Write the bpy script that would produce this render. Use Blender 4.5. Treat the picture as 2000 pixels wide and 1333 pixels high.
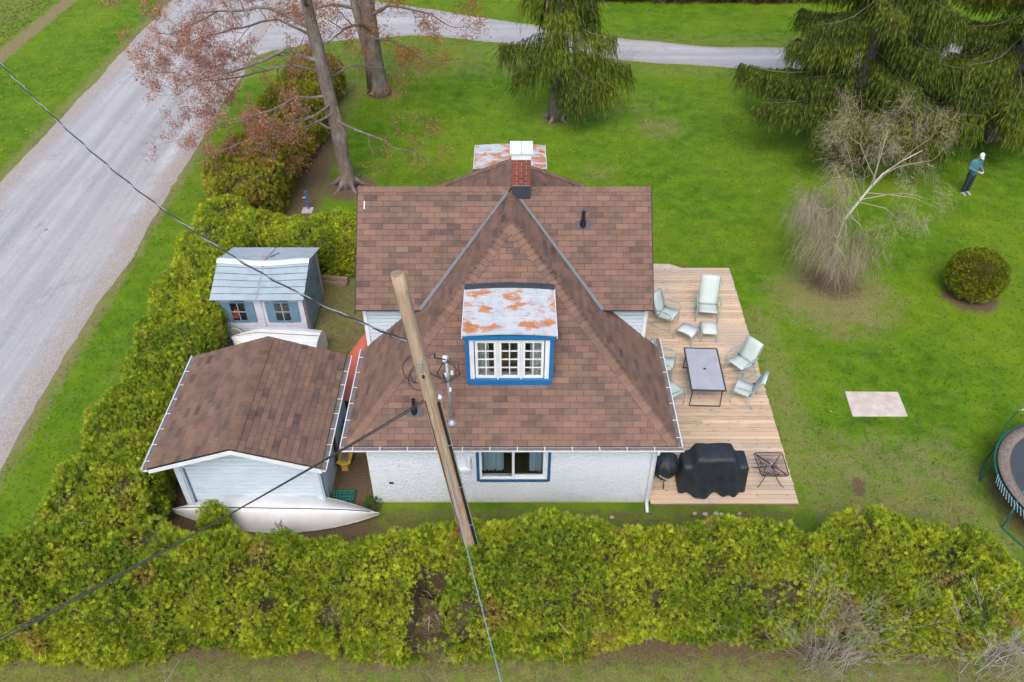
import bpy, math, random
import numpy as np
from mathutils import Vector, Matrix, noise
R = math.radians
random.seed(7); rng = np.random.default_rng(7)
for o in list(bpy.data.objects): bpy.data.objects.remove(o, do_unlink=True)
scene = bpy.context.scene
C = scene.collection

# ------------------------------------------------------------------ camera, sky, sun, exposure
cam = bpy.data.objects.new('camera', bpy.data.cameras.new('camera')); C.objects.link(cam)
cam.location = (0, 0, 16.4); cam.rotation_euler = (R(90 - 40.7), 0, 0)
cam.data.sensor_width = 36; cam.data.lens = 28.8; cam.data.clip_end = 2000; cam.data.clip_start = .1
scene.camera = cam
SUN_EL, SUN_ROT = R(52), R(-172)
world = bpy.data.worlds.new('World'); scene.world = world; world.use_nodes = True
wn = world.node_tree.nodes; wl = world.node_tree.links
sky = wn.new('ShaderNodeTexSky'); sky.sky_type = 'NISHITA'; sky.sun_disc = False
sky.sun_elevation = SUN_EL; sky.sun_rotation = SUN_ROT
sky.air_density = 1.0; sky.dust_density = 4.0; sky.ozone_density = 1.0
bg = wn['Background']; bg.inputs['Strength'].default_value = .15
wl.new(sky.outputs[0], bg.inputs['Color'])
sun = bpy.data.objects.new('sun', bpy.data.lights.new('sun', 'SUN')); C.objects.link(sun)
sun.data.energy = 1.15; sun.data.angle = R(30); sun.data.color = (1, .96, .91)
sd = Vector((math.sin(SUN_ROT) * math.cos(SUN_EL), math.cos(SUN_ROT) * math.cos(SUN_EL), math.sin(SUN_EL)))
sun.rotation_euler = sd.to_track_quat('Z', 'Y').to_euler()
vs = scene.view_settings
vs.view_transform = 'Standard'; vs.look = 'None'; vs.gamma = 1; vs.exposure = .72; vs.use_curve_mapping = False

# ------------------------------------------------------------------ materials
class NT:
    def __init__(s, name):
        s.m = bpy.data.materials.new(name); s.m.use_nodes = True
        s.t = s.m.node_tree; s.n = s.t.nodes; s.l = s.t.links; s.b = s.n['Principled BSDF']
    def new(s, k, **kw):
        n = s.n.new('ShaderNode' + k)
        for a, v in kw.items(): setattr(n, a, v)
        return n
    def setv(s, sock, v):
        if isinstance(v, bpy.types.NodeSocket): s.l.new(v, sock)
        elif isinstance(v, (tuple, list)) and len(v) == 3 and len(sock.default_value) == 4: sock.default_value = (*v, 1)
        else: sock.default_value = v
    def pos(s, scale=(1, 1, 1), rot=(0, 0, 0), obj=False):
        src = s.new('TexCoord').outputs['Object'] if obj else s.new('NewGeometry').outputs['Position']
        mp = s.new('Mapping'); mp.inputs['Scale'].default_value = scale; mp.inputs['Rotation'].default_value = rot
        s.l.new(src, mp.inputs['Vector']); return mp.outputs[0]
    def noise(s, vec, scale, detail=4, rough=.55, dist=0):
        n = s.new('TexNoise'); s.l.new(vec, n.inputs['Vector']); n.inputs['Scale'].default_value = scale
        n.inputs['Detail'].default_value = detail; n.inputs['Roughness'].default_value = rough; n.inputs['Distortion'].default_value = dist
        return n.outputs['Fac']
    def ramp(s, fac, stops):
        r = s.new('ValToRGB'); e = r.color_ramp.elements
        while len(e) < len(stops): e.new(.5)
        for q, (p, c) in zip(e, stops):
            q.position = p; q.color = (*c, 1) if isinstance(c, (tuple, list)) else (c, c, c, 1)
        s.l.new(fac, r.inputs[0]); return r.outputs[0]
    def mix(s, f, a, b, mode='MIX'):
        m = s.new('Mix', data_type='RGBA', blend_type=mode)
        s.setv(m.inputs[0], f); s.setv(m.inputs[6], a); s.setv(m.inputs[7], b); return m.outputs[2]
    def math(s, op, a, b=0, clamp=False):
        m = s.new('Math', operation=op, use_clamp=clamp); s.setv(m.inputs[0], a); s.setv(m.inputs[1], b); return m.outputs[0]
    def attr(s, name, out='Fac'):
        return s.new('Attribute', attribute_name=name).outputs[out]
    def bump(s, h, strength=.5, dist=.01):
        b = s.new('Bump'); b.inputs['Strength'].default_value = strength; b.inputs['Distance'].default_value = dist
        s.l.new(h, b.inputs['Height']); s.l.new(b.outputs[0], s.b.inputs['Normal'])
    def base(s, c, rough=.7, metal=0, spec=None):
        s.setv(s.b.inputs['Base Color'], c); s.setv(s.b.inputs['Roughness'], rough); s.setv(s.b.inputs['Metallic'], metal)
        if spec is not None: s.b.inputs['Specular IOR Level'].default_value = spec
        return s.m

def pm(name, c1, c2=None, scale=6, rough=.65, metal=0, bump=0, bscale=60, stretch=(1, 1, 1), lo=.35, hi=.65, obj=False, spec=None):
    t = NT(name); v = t.pos(stretch, obj=obj)
    c = c1 if c2 is None else t.mix(t.ramp(t.noise(v, scale, 5, .6), [(lo, 0.), (hi, 1.)]), c1, c2)
    if bump: t.bump(t.noise(t.pos(stretch, obj=obj), bscale, 4), bump, .006)
    return t.base(c, rough, metal, spec)

def foliage_mat(name, trans=.3, rough=.6):
    t = NT(name); col = t.attr('col', 'Color')
    t.base(col, rough, 0, .25)
    tr = t.new('BsdfTranslucent'); t.l.new(col, tr.inputs['Color'])
    ms = t.new('MixShader'); ms.inputs[0].default_value = trans
    t.l.new(t.b.outputs[0], ms.inputs[1]); t.l.new(tr.outputs[0], ms.inputs[2])
    t.l.new(ms.outputs[0], t.n['Material Output'].inputs['Surface']); return t.m

def shingle_mat():
    t = NT('asphalt_shingle'); tone = t.attr('tone')
    v = t.pos((2.6, 2.6, 5))
    nz = t.noise(v, 1.0, 3, .5)
    mixf = t.math('ADD', t.math('MULTIPLY', tone, .55), t.math('MULTIPLY', nz, .6))
    c = t.ramp(mixf, [(.28, (.080, .061, .060)), (.45, (.133, .090, .076)), (.62, (.182, .116, .091)), (.85, (.224, .138, .103))])
    g = t.noise(t.pos(), 180, 2, .7)
    c = t.mix(.35, c, t.ramp(g, [(.3, (.35, .3, .3)), (.7, (1., .96, .92))]), 'MULTIPLY')
    w = t.noise(t.pos((.5, .5, .5)), 1.2, 4, .6)
    c = t.mix(t.ramp(w, [(.5, 0.), (.8, .22)]), c, (.10, .085, .08))
    t.bump(g, .4, .004); return t.base(c, .92, 0, .2)

def rust_mat():
    t = NT('rusty_painted_tin')
    n1 = t.noise(t.pos((1.3, 2.4, 1)), 1.5, 6, .55, .3)
    n2 = t.noise(t.pos((1, 1, 1)), 9, 6, .7)
    m = t.math('ADD', n1, t.math('MULTIPLY', t.math('SUBTRACT', n2, .5), .3))
    paint = t.mix(t.ramp(t.noise(t.pos(), 4.5, 6, .7), [(.48, 0.), (.68, .8)]), (.43, .46, .485), (.25, .29, .34))
    rust = t.mix(t.ramp(n2, [(.35, 0.), (.65, 1.)]), (.29, .10, .036), (.50, .21, .075))
    yy = t.new('SeparateXYZ'); t.l.new(t.new('NewGeometry').outputs['Position'], yy.inputs[0]); m = t.math('ADD', m, t.math('MULTIPLY', t.math('GREATER_THAN', yy.outputs[1], 19.), .09))
    k = t.ramp(m, [(.55, 0.), (.59, .65), (.65, 1.)])
    c = t.mix(k, paint, rust); t.bump(m, .3, .004)
    return t.base(c, .6)

def plank_mat():
    t = NT('deck_plank_wood'); oi = t.new('ObjectInfo').outputs['Random']
    v = t.pos((1.2, 14, 4)); g = t.noise(v, 2.2, 5, .6)
    c = t.ramp(g, [(.25, (.36, .255, .175)), (.5, (.53, .40, .285)), (.75, (.64, .51, .385))])
    c = t.mix(t.ramp(oi, [(0., 0.), (1., .85)]), c, (.57, .42, .28))
    c = t.mix(1., c, t.ramp(t.math('FRACT', t.math('MULTIPLY', oi, 7.3)), [(0., .74), (1., 1.1)]), 'MULTIPLY')
    gr = t.noise(t.pos((.35, .35, .35)), 1.6, 3)
    c = t.mix(t.ramp(gr, [(.45, 0.), (.7, .55)]), c, (.43, .375, .33))
    vo = t.new('TexVoronoi'); vo.inputs['Scale'].default_value = 1.0; t.l.new(t.pos((3.2, 7.2, 1)), vo.inputs['Vector'])
    k = t.ramp(vo.outputs['Distance'], [(.0, 1.), (.09, .85), (.16, 0.)])
    c = t.mix(t.math('MULTIPLY', k, .75), c, (.13, .065, .035))
    t.bump(g, .25, .003); return t.base(c, .75)

def stucco_mat():
    t = NT('white_stucco'); v = t.pos((1, 1, 1.05))
    n = t.noise(v, 13, 5, .65, .3); f = t.noise(v, 40, 3, .6)
    h = t.math('ADD', n, t.math('MULTIPLY', f, .35))
    t.bump(h, 1., .042)
    z = t.new('SeparateXYZ'); t.l.new(t.new('NewGeometry').outputs['Position'], z.inputs[0])
    dirt = t.math('ADD', t.math('MULTIPLY', z.outputs[2], -2.2), t.math('MULTIPLY', t.noise(t.pos(), 6, 4), 1.0))
    dirt = t.math('MULTIPLY', t.math('ADD', dirt, .12), 1.0, True)
    c = t.mix(t.ramp(n, [(.35, 0.), (.7, 1.)]), (.58, .645, .71), (.67, .725, .78))
    c = t.mix(t.math('MULTIPLY', dirt, .8), c, (.48, .42, .33)); return t.base(c, .85)

def grass_mat():
    t = NT('lawn_ground'); p = t.pos()
    a = t.noise(p, .22, 4, .6); b = t.noise(p, 1.5, 5, .65); f = t.noise(p, 22, 5, .75)
    g = t.ramp(b, [(.3, (.038, .105, .003)), (.52, (.076, .165, .004)), (.75, (.135, .222, .008))])
    g = t.mix(t.ramp(a, [(.38, 0.), (.7, .75)]), g, (.15, .225, .010))
    dry = t.mix(t.ramp(f, [(.35, 0.), (.65, 1.)]), (.15, .125, .055), (.26, .22, .11))
    soil = t.mix(t.ramp(f, [(.35, 0.), (.65, 1.)]), (.070, .048, .028), (.165, .120, .072))
    fd = t.math('SUBTRACT', t.math('ADD', t.math('ADD', t.attr('dry'), t.math('MULTIPLY', f, .35)), t.math('MULTIPLY', t.noise(p, 2.0, 7, .72), .95)), .86)
    sp = t.math('SUBTRACT', t.math('ADD', t.noise(p, 2.6, 4, .6), t.math('MULTIPLY', f, .5)), .82)
    c = t.mix(t.math('MULTIPLY', t.math('MAXIMUM', fd, sp), 2.4, True), g, dry)
    fs = t.math('SUBTRACT', t.math('ADD', t.attr('soil'), t.math('MULTIPLY', t.noise(p, 5, 5, .7), .9)), .8)
    c = t.mix(t.math('MULTIPLY', fs, 3.2, True), c, soil)
    c = t.mix(.6, c, t.ramp(f, [(.3, .7), (.7, 1.1)]), 'MULTIPLY')
    t.bump(f, .4, .04); return t.base(c, .9, 0, .15)

def road_mat(name, gravel=False):
    t = NT(name); p = t.pos()
    f = t.noise(p, 30, 5, .8); st = t.noise(t.pos((1.0, .035, 1)) if not gravel else t.pos((.05, .6, 1)), 1.5, 5, .6)
    big = t.noise(p, .5, 4, .6)
    c = t.ramp(st, [(.27, (.275, .28, .295)), (.5, (.375, .38, .395)), (.73, (.50, .50, .505))])
    c = t.mix(t.ramp(big, [(.4, 0.), (.7, .45)]), c, (.33, .325, .35))
    c = t.mix(.6, c, t.ramp(f, [(.3, .42), (.7, 1.2)]), 'MULTIPLY')
    c = t.mix(t.ramp(t.noise(t.pos((1.2, .6, 1)), .8, 9, .8, .8), [(.55, 0.), (.64, .5)]), c, (.22, .21, .22))
    e = t.math('SUBTRACT', t.math('ADD', t.attr('edge'), t.math('MULTIPLY', t.noise(p, 1.6, 6, .75), .9)), .75)
    sh = t.mix(t.ramp(f, [(.35, 0.), (.65, 1.)]), (.17, .145, .13), (.44, .405, .385))
    c = t.mix(t.math('MULTIPLY', e, 2.2, True), c, sh)
    t.bump(f, .6, .02); return t.base(c, .92, 0, .2)

def bark_mat(name, c1, c2, moss=None):
    t = NT(name); v = t.pos((9, 9, 1.6)); n = t.noise(v, 2.4, 6, .7)
    c = t.ramp(n, [(.3, c1), (.7, c2)])
    if moss: c = t.mix(t.ramp(t.noise(t.pos((1, 1, .5)), 3, 5, .6), [(.5, 0.), (.68, .7)]), c, moss)
    t.bump(n, 1., .03); return t.base(c, .9)

def pole_mat():
    t = NT('weathered_pole_wood'); v = t.pos((8, 8, .5)); n = t.noise(v, 2.6, 6, .65)
    c = t.ramp(n, [(.25, (.19, .13, .09)), (.5, (.33, .25, .18)), (.75, (.42, .345, .265))])
    c = t.mix(t.ramp(t.noise(t.pos((2, 2, .35)), 2.4, 4, .6), [(.52, 0.), (.66, .6)]), c, (.28, .14, .06))
    c = t.mix(t.ramp(t.noise(t.pos((22, 22, .5)), 2, 3, .5), [(.66, 0.), (.72, .8)]), c, (.07, .045, .03))
    t.bump(n, .8, .02); return t.base(c, .85)

def glass_mat():
    t = NT('window_glass'); t.base((.92, .95, .95), .03)
    t.b.inputs['Transmission Weight'].default_value = 1; t.b.inputs['IOR'].default_value = 1.45; return t.m

M = dict(
    grass=grass_mat(), road=road_mat('chip_seal_road'), gravel=road_mat('gravel_drive', True), shingle=shingle_mat(), rust=rust_mat(),
    plank=plank_mat(), stucco=stucco_mat(), glass=glass_mat(), pole=pole_mat(),
    leaf=foliage_mat('leaf_spray'), needle=foliage_mat('spruce_needles', .2), blade=foliage_mat('grass_blade', .45), twig=foliage_mat('twig_bark', .0, .8),
    under=pm('roof_underlay', (.035, .027, .027), rough=.95), white=pm('white_paint', (.64, .69, .74), (.57, .61, .66), 5, .5),
    siding=pm('pale_siding', (.54, .63, .71), (.46, .55, .63), 7, .55, stretch=(.4, .4, 3)),
    gutter=pm('gutter_enamel', (.64, .68, .72), (.54, .58, .62), 3, .4), gutter_in=pm('gutter_dirt', (.10, .085, .085), (.18, .15, .14), 14, .9),
    blue=pm('blue_trim_paint', (.012, .135, .36), (.010, .115, .31), 6, .45), navy=pm('dark_blue_trim', (.010, .075, .16), (.02, .10, .2), 8, .5),
    flash=pm('dark_flashing', (.022, .030, .042), (.035, .042, .055), 8, .6), valley=pm('valley_flashing', (.095, .108, .13), (.065, .074, .09), 5, .55),
    black=pm('black_plastic', (.012, .013, .016), rough=.4), cable=pm('black_cable', (.018, .018, .022), (.035, .035, .04), 20, .55), alu=pm('bare_wire', (.52, .55, .58), (.3, .33, .36), 30, .4, .6),
    galv=pm('galvanised_steel', (.40, .44, .47), (.28, .32, .36), 12, .45, .5),
    brick=pm('red_brick', (.25, .058, .034), (.12, .040, .034), 6, .9, bump=.5, bscale=90), mortar=pm('mortar', (.50, .44, .40), (.40, .35, .31), 20, .95),
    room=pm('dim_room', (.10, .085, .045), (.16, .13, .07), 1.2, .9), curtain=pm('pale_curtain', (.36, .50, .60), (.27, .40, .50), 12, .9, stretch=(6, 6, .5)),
    dark=pm('dark_void', (.02, .02, .022), rough=.9), soil=pm('bare_soil', (.07, .048, .03), (.12, .085, .055), 9, .95, bump=.6, bscale=25),
    shedroof=pm('shed_roof_plastic', (.33, .405, .455), (.27, .34, .39), 3, .5), shedwall=pm('shed_wall_plastic', (.50, .51, .58), (.44, .45, .53), 4, .55),
    shedend=pm('shed_end_plastic', (.44, .37, .385), (.36, .31, .33), 3, .6), shutter=pm('shutter_blue', (.115, .215, .285), (.09, .18, .24), 5, .5), sheddoor=pm('shed_door', (.17, .24, .265), (.13, .19, .21), 5, .55),
    hull=pm('white_hull', (.70, .715, .73), (.60, .615, .63), 2.2, .4), hullgrime=pm('grimy_hull', (.55, .53, .48), (.3, .28, .24), 9, .6),
    red=pm('faded_red_hull', (.62, .155, .095), (.54, .125, .075), 2.5, .5), darkred=pm('dark_red', (.16, .028, .018), rough=.6),
    sling=pm('sling_fabric', (.46, .53, .51), (.42, .49, .475), 30, .8), sling2=pm('pale_sling', (.56, .59, .60), (.5, .535, .545), 20, .8),
    sage=pm('sage_metal', (.25, .35, .335), (.21, .30, .29), 10, .45), char=pm('charcoal_metal', (.045, .042, .048), rough=.45),
    tabletop=pm('frosted_table_glass', (.36, .375, .42), (.31, .325, .37), 3, .3), cover=pm('black_cover_cloth', (.014, .019, .025), (.024, .030, .038), 5, .55, bump=.25, bscale=9, spec=.35),
    iron=pm('wrought_iron', (.03, .033, .04), rough=.5), concrete=pm('worn_concrete', (.42, .34, .29), (.52, .48, .45), 3.5, .9, bump=.3, bscale=30),
    lumber=pm('grey_lumber', (.26, .19, .13), (.17, .125, .085), 5, .85, stretch=(1, 6, 6)), bluep=pm('blue_plastic', (.012, .10, .42), (.02, .15, .5), 8, .4),
    yellow=pm('yellow_plastic', (.62, .42, .06), (.5, .33, .05), 6, .45), greenp=pm('green_plastic', (.012, .13, .095), (.02, .18, .13), 14, .5), rubber=pm('black_rubber', (.022, .024, .027), rough=.75),
    matt=pm('jumping_mat', (.028, .036, .047), (.055, .066, .08), 60, .8), pad=pm('worn_rim_pad', (.24, .18, .145), (.11, .10, .095), 16, .9), greenm=pm('green_frame', (.01, .095, .08), rough=.4), strap=pm('pale_blue_strap', (.24, .38, .44), (.16, .28, .34), 10, .6),
    skin=pm('skin', (.55, .30, .22), rough=.6), jacket=pm('teal_fleece', (.062, .165, .225), (.05, .135, .19), 14, .9), trouser=pm('navy_trousers', (.008, .018, .030), (.014, .026, .04), 10, .85), cap=pm('white_cap', (.72, .74, .74), rough=.8), shoe=pm('grey_shoe', (.36, .37, .39), (.2, .21, .23), 20, .8),
    stone=pm('pale_stone', (.42, .40, .36), (.3, .28, .25), 10, .9), orange=pm('orange_cloth', (.60, .10, .04), (.4, .06, .03), 12, .8),
    maple=bark_mat('maple_bark', (.075, .055, .05), (.19, .15, .13), (.22, .235, .20)), sprucebark=bark_mat('spruce_bark', (.10, .085, .085), (.24, .205, .20)), birch=bark_mat('birch_bark', (.42, .40, .37), (.68, .66, .62)),
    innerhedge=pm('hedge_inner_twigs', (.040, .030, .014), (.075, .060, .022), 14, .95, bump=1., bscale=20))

# ------------------------------------------------------------------ builders
class MB:
    def __init__(s): s.v = []; s.f = []
    def add(s, vs, fs):
        k = len(s.v); s.v += [tuple(q) for q in vs]; s.f += [tuple(i + k for i in f) for f in fs]; return s
    def box(s, c, d, rot=None, taper=1.):
        x, y, z = d[0] / 2, d[1] / 2, d[2] / 2
        p = [Vector((a * x * (taper if h > 0 else 1), b * y * (taper if h > 0 else 1), h * z)) for h in (-1, 1) for a, b in ((-1, -1), (1, -1), (1, 1), (-1, 1))]
        if rot is not None: p = [rot @ q for q in p]
        return s.add([q + Vector(c) for q in p], [(3, 2, 1, 0), (4, 5, 6, 7), (0, 1, 5, 4), (1, 2, 6, 5), (2, 3, 7, 6), (3, 0, 4, 7)])
    def bx(s, x0, x1, y0, y1, z0, z1): return s.box(((x0 + x1) / 2, (y0 + y1) / 2, (z0 + z1) / 2), (x1 - x0, y1 - y0, z1 - z0))
    def poly(s, pts): return s.add(pts, [tuple(range(len(pts)))])
    def slab(s, pts, d):                       # polygon pushed along d, closed
        n = len(pts); p = [Vector(q) for q in pts]; d = Vector(d)
        return s.add(p + [q + d for q in p], [tuple(range(n))[::-1], tuple(range(n, 2 * n))] + [(i, (i + 1) % n, n + (i + 1) % n, n + i) for i in range(n)])
    def tube(s, path, r, n=8, cap=True):
        P = [Vector(q) for q in path]; m = len(P); rr = r if isinstance(r, (list, tuple)) else [r] * m
        t0 = (P[1] - P[0]).normalized(); a = t0.orthogonal().normalized(); vs = []
        for i in range(m):
            t = (P[min(i + 1, m - 1)] - P[max(i - 1, 0)])
            t = t.normalized() if t.length > 1e-9 else t0
            a = (a - t * a.dot(t)); a = a.normalized() if a.length > 1e-6 else t.orthogonal().normalized(); b = t.cross(a)
            vs += [P[i] + (a * math.cos(k * 2 * math.pi / n) + b * math.sin(k * 2 * math.pi / n)) * rr[i] for k in range(n)]
        fs = [(i * n + k, i * n + (k + 1) % n, (i + 1) * n + (k + 1) % n, (i + 1) * n + k) for i in range(m - 1) for k in range(n)]
        if cap: fs += [tuple(range(n))[::-1], tuple((m - 1) * n + k for k in range(n))]
        return s.add(vs, fs)
    def lathe(s, prof, c=(0, 0, 0), n=24, fn=None):
        vs = []
        for r, z in prof:
            for k in range(n):
                a = 2 * math.pi * k / n; q = r * (fn(a, z) if fn else 1)
                vs.append((c[0] + q * math.cos(a), c[1] + q * math.sin(a), c[2] + z))
        m = len(prof)
        fs = [(i * n + k, i * n + (k + 1) % n, (i + 1) * n + (k + 1) % n, (i + 1) * n + k) for i in range(m - 1) for k in range(n)]
        return s.add(vs, fs + [tuple(range(n))[::-1], tuple((m - 1) * n + k for k in range(n))])
    def grid(s, pts):                          # rows of equal length
        r, c = len(pts), len(pts[0])
        return s.add([q for row in pts for q in row], [(i * c + j, i * c + j + 1, (i + 1) * c + j + 1, (i + 1) * c + j) for i in range(r - 1) for j in range(c - 1)])
    def mesh(s, name, mat, smooth=False, attrs=None):
        me = bpy.data.meshes.new(name); me.from_pydata(s.v, [], s.f); me.materials.append(mat)
        if smooth: me.polygons.foreach_set('use_smooth', [True] * len(me.polygons))
        for k, v in (attrs or {}).items():
            a = me.attributes.new(k, 'FLOAT', 'POINT'); a.data.foreach_set('value', v)
        me.update(); return me
    def build(s, name, mat, parent=None, smooth=False, bevel=0, thick=0):
        if isinstance(mat, str): mat = M[mat]
        o = bpy.data.objects.new(name, s.mesh(name, mat, smooth)); C.objects.link(o); o.parent = parent
        if thick: md = o.modifiers.new('thick', 'SOLIDIFY'); md.thickness = thick; md.offset = 0
        if bevel: md = o.modifiers.new('bevel', 'BEVEL'); md.width = bevel; md.segments = 2; md.limit_method = 'ANGLE'
        return o

def tag(o, label, cat, group=None):
    o['label'] = label; o['category'] = cat
    if group: o['group'] = group
    return o
def thing(name, label, cat, loc=(0, 0, 0), rz=0, group=None):
    o = bpy.data.objects.new(name, None); C.objects.link(o); o.location = loc; o.rotation_euler = (0, 0, rz); o.empty_display_size = .2
    return tag(o, label, cat, group)
def kind(o, k): o['kind'] = k; return o
def inst(name, me, parent, loc=None, mat=None):
    o = bpy.data.objects.new(name, me); C.objects.link(o); o.parent = parent
    if mat is not None: o.matrix_local = mat
    elif loc is not None: o.location = loc
    return o
def np_mesh(name, V, F, cols, mat, parent=None, kd=None):
    me = bpy.data.meshes.new(name); nv, nf = len(V), len(F)
    me.vertices.add(nv); me.vertices.foreach_set('co', np.ascontiguousarray(V, dtype=np.float32).ravel())
    k = F.shape[1]; me.loops.add(nf * k); me.loops.foreach_set('vertex_index', np.ascontiguousarray(F, dtype=np.int32).ravel())
    me.polygons.add(nf); me.polygons.foreach_set('loop_start', np.arange(0, nf * k, k, dtype=np.int32))
    if cols is not None:
        a = me.attributes.new('col', 'FLOAT_COLOR', 'POINT')
        a.data.foreach_set('color', np.concatenate([cols, np.ones((nv, 1))], 1).astype(np.float32).ravel())
    me.update(calc_edges=True); me.validate(); me.materials.append(M[mat] if isinstance(mat, str) else mat)
    o = bpy.data.objects.new(name, me); C.objects.link(o); o.parent = parent
    if kd: o['kind'] = kd
    return o
def unit(a): return a / np.maximum(np.linalg.norm(a, axis=1, keepdims=True), 1e-9)
def frames(d, spin=None):
    d = unit(d); ref = np.where(np.abs(d[:, 2:3]) > .9, np.array([[1., 0, 0]]), np.array([[0, 0, 1.]]))
    t = unit(np.cross(ref, d)); b = np.cross(d, t)
    a = rng.uniform(0, 2 * math.pi, len(d)) if spin is None else spin
    ca, sa = np.cos(a)[:, None], np.sin(a)[:, None]
    return t * ca + b * sa, -t * sa + b * ca, d
def scatter(P, D, tv, tf, size, cols, spin=None):
    """copies of a small template (x side, y face, z growth) at points P pointing along D -> V, F, colours"""
    x, y, z = frames(D, spin); tv = np.array(tv, float); tf = np.array(tf); n, k = len(P), len(tv)
    s = size if np.ndim(size) == 1 else np.full(n, size)
    V = P[:, None, :] + s[:, None, None] * (tv[None, :, 0:1] * x[:, None, :] + tv[None, :, 1:2] * y[:, None, :] + tv[None, :, 2:3] * z[:, None, :])
    F = (np.arange(n) * k)[:, None, None] + tf[None]
    return V.reshape(-1, 3), F.reshape(-1, tf.shape[1]), np.repeat(cols, k, axis=0)
def vnoise(P, sc, off=0.): return np.array([noise.noise(Vector((p[0] * sc + off, p[1] * sc, p[2] * sc))) for p in P])
def lerp(a, b, t): return a + (b - a) * t
def catenary(p, q, sag, n=24):
    p, q = Vector(p), Vector(q); return [p.lerp(q, i / n) - Vector((0, 0, sag * 4 * (i / n) * (1 - i / n))) for i in range(n + 1)]

# ------------------------------------------------------------------ ground, road, drive
def srect(X, Y, x0, x1, y0, y1, f=.5):
    g = lambda a: 1 / (1 + np.exp(-np.clip(a / (f * .25), -40, 40)))
    return g(X - x0) * g(x1 - X) * g(Y - y0) * g(y1 - Y)
def sdisc(X, Y, x, y, r, f=.5): return 1 / (1 + np.exp(np.clip((np.hypot(X - x, Y - y) - r) / (f * .25), -40, 40)))
def soil_mask(X, Y):
    q = [srect(X, Y, -8.8, -3.2, 11.3, 14.6) * .74, srect(X, Y, -8.8, -3.4, 14.0, 22.6, 1) * .5, srect(X, Y, -3.6, 7.2, 11.0, 12.9, .4) * .52, srect(X, Y, -10.8, 11, 8.6, 11.2, .5) * .75, srect(X, Y, -12, 12, 0, 9.0, 1) * .45,
         srect(X, Y, -10.6, -8.5, 10, 40, .5) * .7, srect(X, Y, -8.9, -7.1, 24.2, 33.5, .8) * .72, sdisc(X, Y, -6.3, 28.3, 1.1, .8) * .85, sdisc(X, Y, -6.2, 37, .9, .8) * .6, sdisc(X, Y, 10.75, 22.1, 1.15, 1.2) * .75,
         sdisc(X, Y, 15., 21.3, .95, .4) * .8, sdisc(X, Y, 14, 31.3, 1.6, 1.5) * .7, sdisc(X, Y, 13.9, 12.7, 2.1, .8) * .65, sdisc(X, Y, 8.85, 13.55, .22, .2) * .95, sdisc(X, Y, 8.75, 13.2, .16, .2) * .9, sdisc(X, Y, 1.9, 34.2, .8, .8) * .6]
    return np.maximum.reduce(q)
def dry_mask(X, Y):
    q = [srect(X, Y, -13.6, -13.0, -5, 45, .6) * .7, srect(X, Y, -20.9, -20.0, -5, 60, .6) * .5, srect(X, Y, -26.8, -25.9, 20, 80, .5) * .95, srect(X, Y, 7.0, 8.4, 12.3, 21, 1.2) * .48, srect(X, Y, 7, 12.5, 10.5, 15.5, 1.5) * .42, srect(X, Y, 7, 11, 15, 24, 3) * .22, srect(X, Y, -10, -7, 33, 39, 1) * .4,
         srect(X, Y, -11.9, -11.0, 9, 20, .9) * .3, sdisc(X, Y, 10.5, 21.3, 2.2, 2) * .55, srect(X, Y, -12, 12, 0, 9, 1) * .45, srect(X, Y, -8.8, -3.4, 12, 22.6) * .45, srect(X, Y, 2, 8, 33, 38, 3) * .3, sdisc(X, Y, 6.5, 33.5, 1.3, 1.2) * .42, sdisc(X, Y, 3.5, 29.5, 1.0, 1.) * .35, srect(X, Y, -14, 30, 38.6, 45, 1) * .3, srect(X, Y, -40, -26.8, 20, 60, 1) * .35]
    return np.maximum.reduce(q)
gx = np.concatenate([[-500, -250, -120, -60], np.arange(-32, 32.01, .3), [60, 120, 250, 500]])
gy = np.concatenate([[-300, -120, -40, -10], np.arange(3, 56.01, .3), [80, 140, 300, 700]])
GX, GY = np.meshgrid(gx, gy); nx, ny = len(gx), len(gy)
V = np.stack([GX.ravel(), GY.ravel(), np.zeros(nx * ny)], 1)
ii = (np.arange(ny - 1)[:, None] * nx + np.arange(nx - 1)[None]).ravel()
lawn = np_mesh('lawn', V, np.stack([ii, ii + 1, ii + nx + 1, ii + nx], 1), None, 'grass'); kind(lawn, 'structure')
for nm, fn in (('soil', soil_mask), ('dry', dry_mask)):
    a = lawn.data.attributes.new(nm, 'FLOAT', 'POINT'); a.data.foreach_set('value', fn(V[:, 0], V[:, 1]).astype(np.float32))

def strip(name, rows, mat, z, edge_w):
    """rows: list of (left point, right point) -> sheet with ragged sides and an 'edge' attribute"""
    ts = [0, .04, .1, .18, .3, .42, .5, .58, .7, .82, .9, .96, 1]; vs, at = [], []
    for i, (a, b) in enumerate(rows):
        a, b = Vector(a), Vector(b); w = (b - a).length; d = (b - a) / w
        a = a + d * (noise.noise(a * .35) * .2 + noise.noise(a * 2.1) * .08); b = b + d * (noise.noise(b * .35) * .2 + noise.noise(b * 2.1) * .08)
        for t in ts:
            p = a.lerp(b, t); vs.append((p.x, p.y, z if 0 < t < 1 else .004)); at.append(max(0, 1 - min(t, 1 - t) * w / edge_w))
    n = len(ts); mb = MB(); mb.add(vs, [(i * n + k, i * n + k + 1, (i + 1) * n + k + 1, (i + 1) * n + k) for i in range(len(rows) - 1) for k in range(n - 1)])
    o = bpy.data.objects.new(name, mb.mesh(name, M[mat], attrs={'edge': at})); C.objects.link(o); return kind(o, 'structure')
ys = [-80, -40, -15] + [i * .4 for i in range(0, 151)] + [70, 100, 200, 400]
strip('road', [((-20.25, y, 0), (-13.3, y, 0)) for y in ys], 'road', .02, 1.5)
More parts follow.
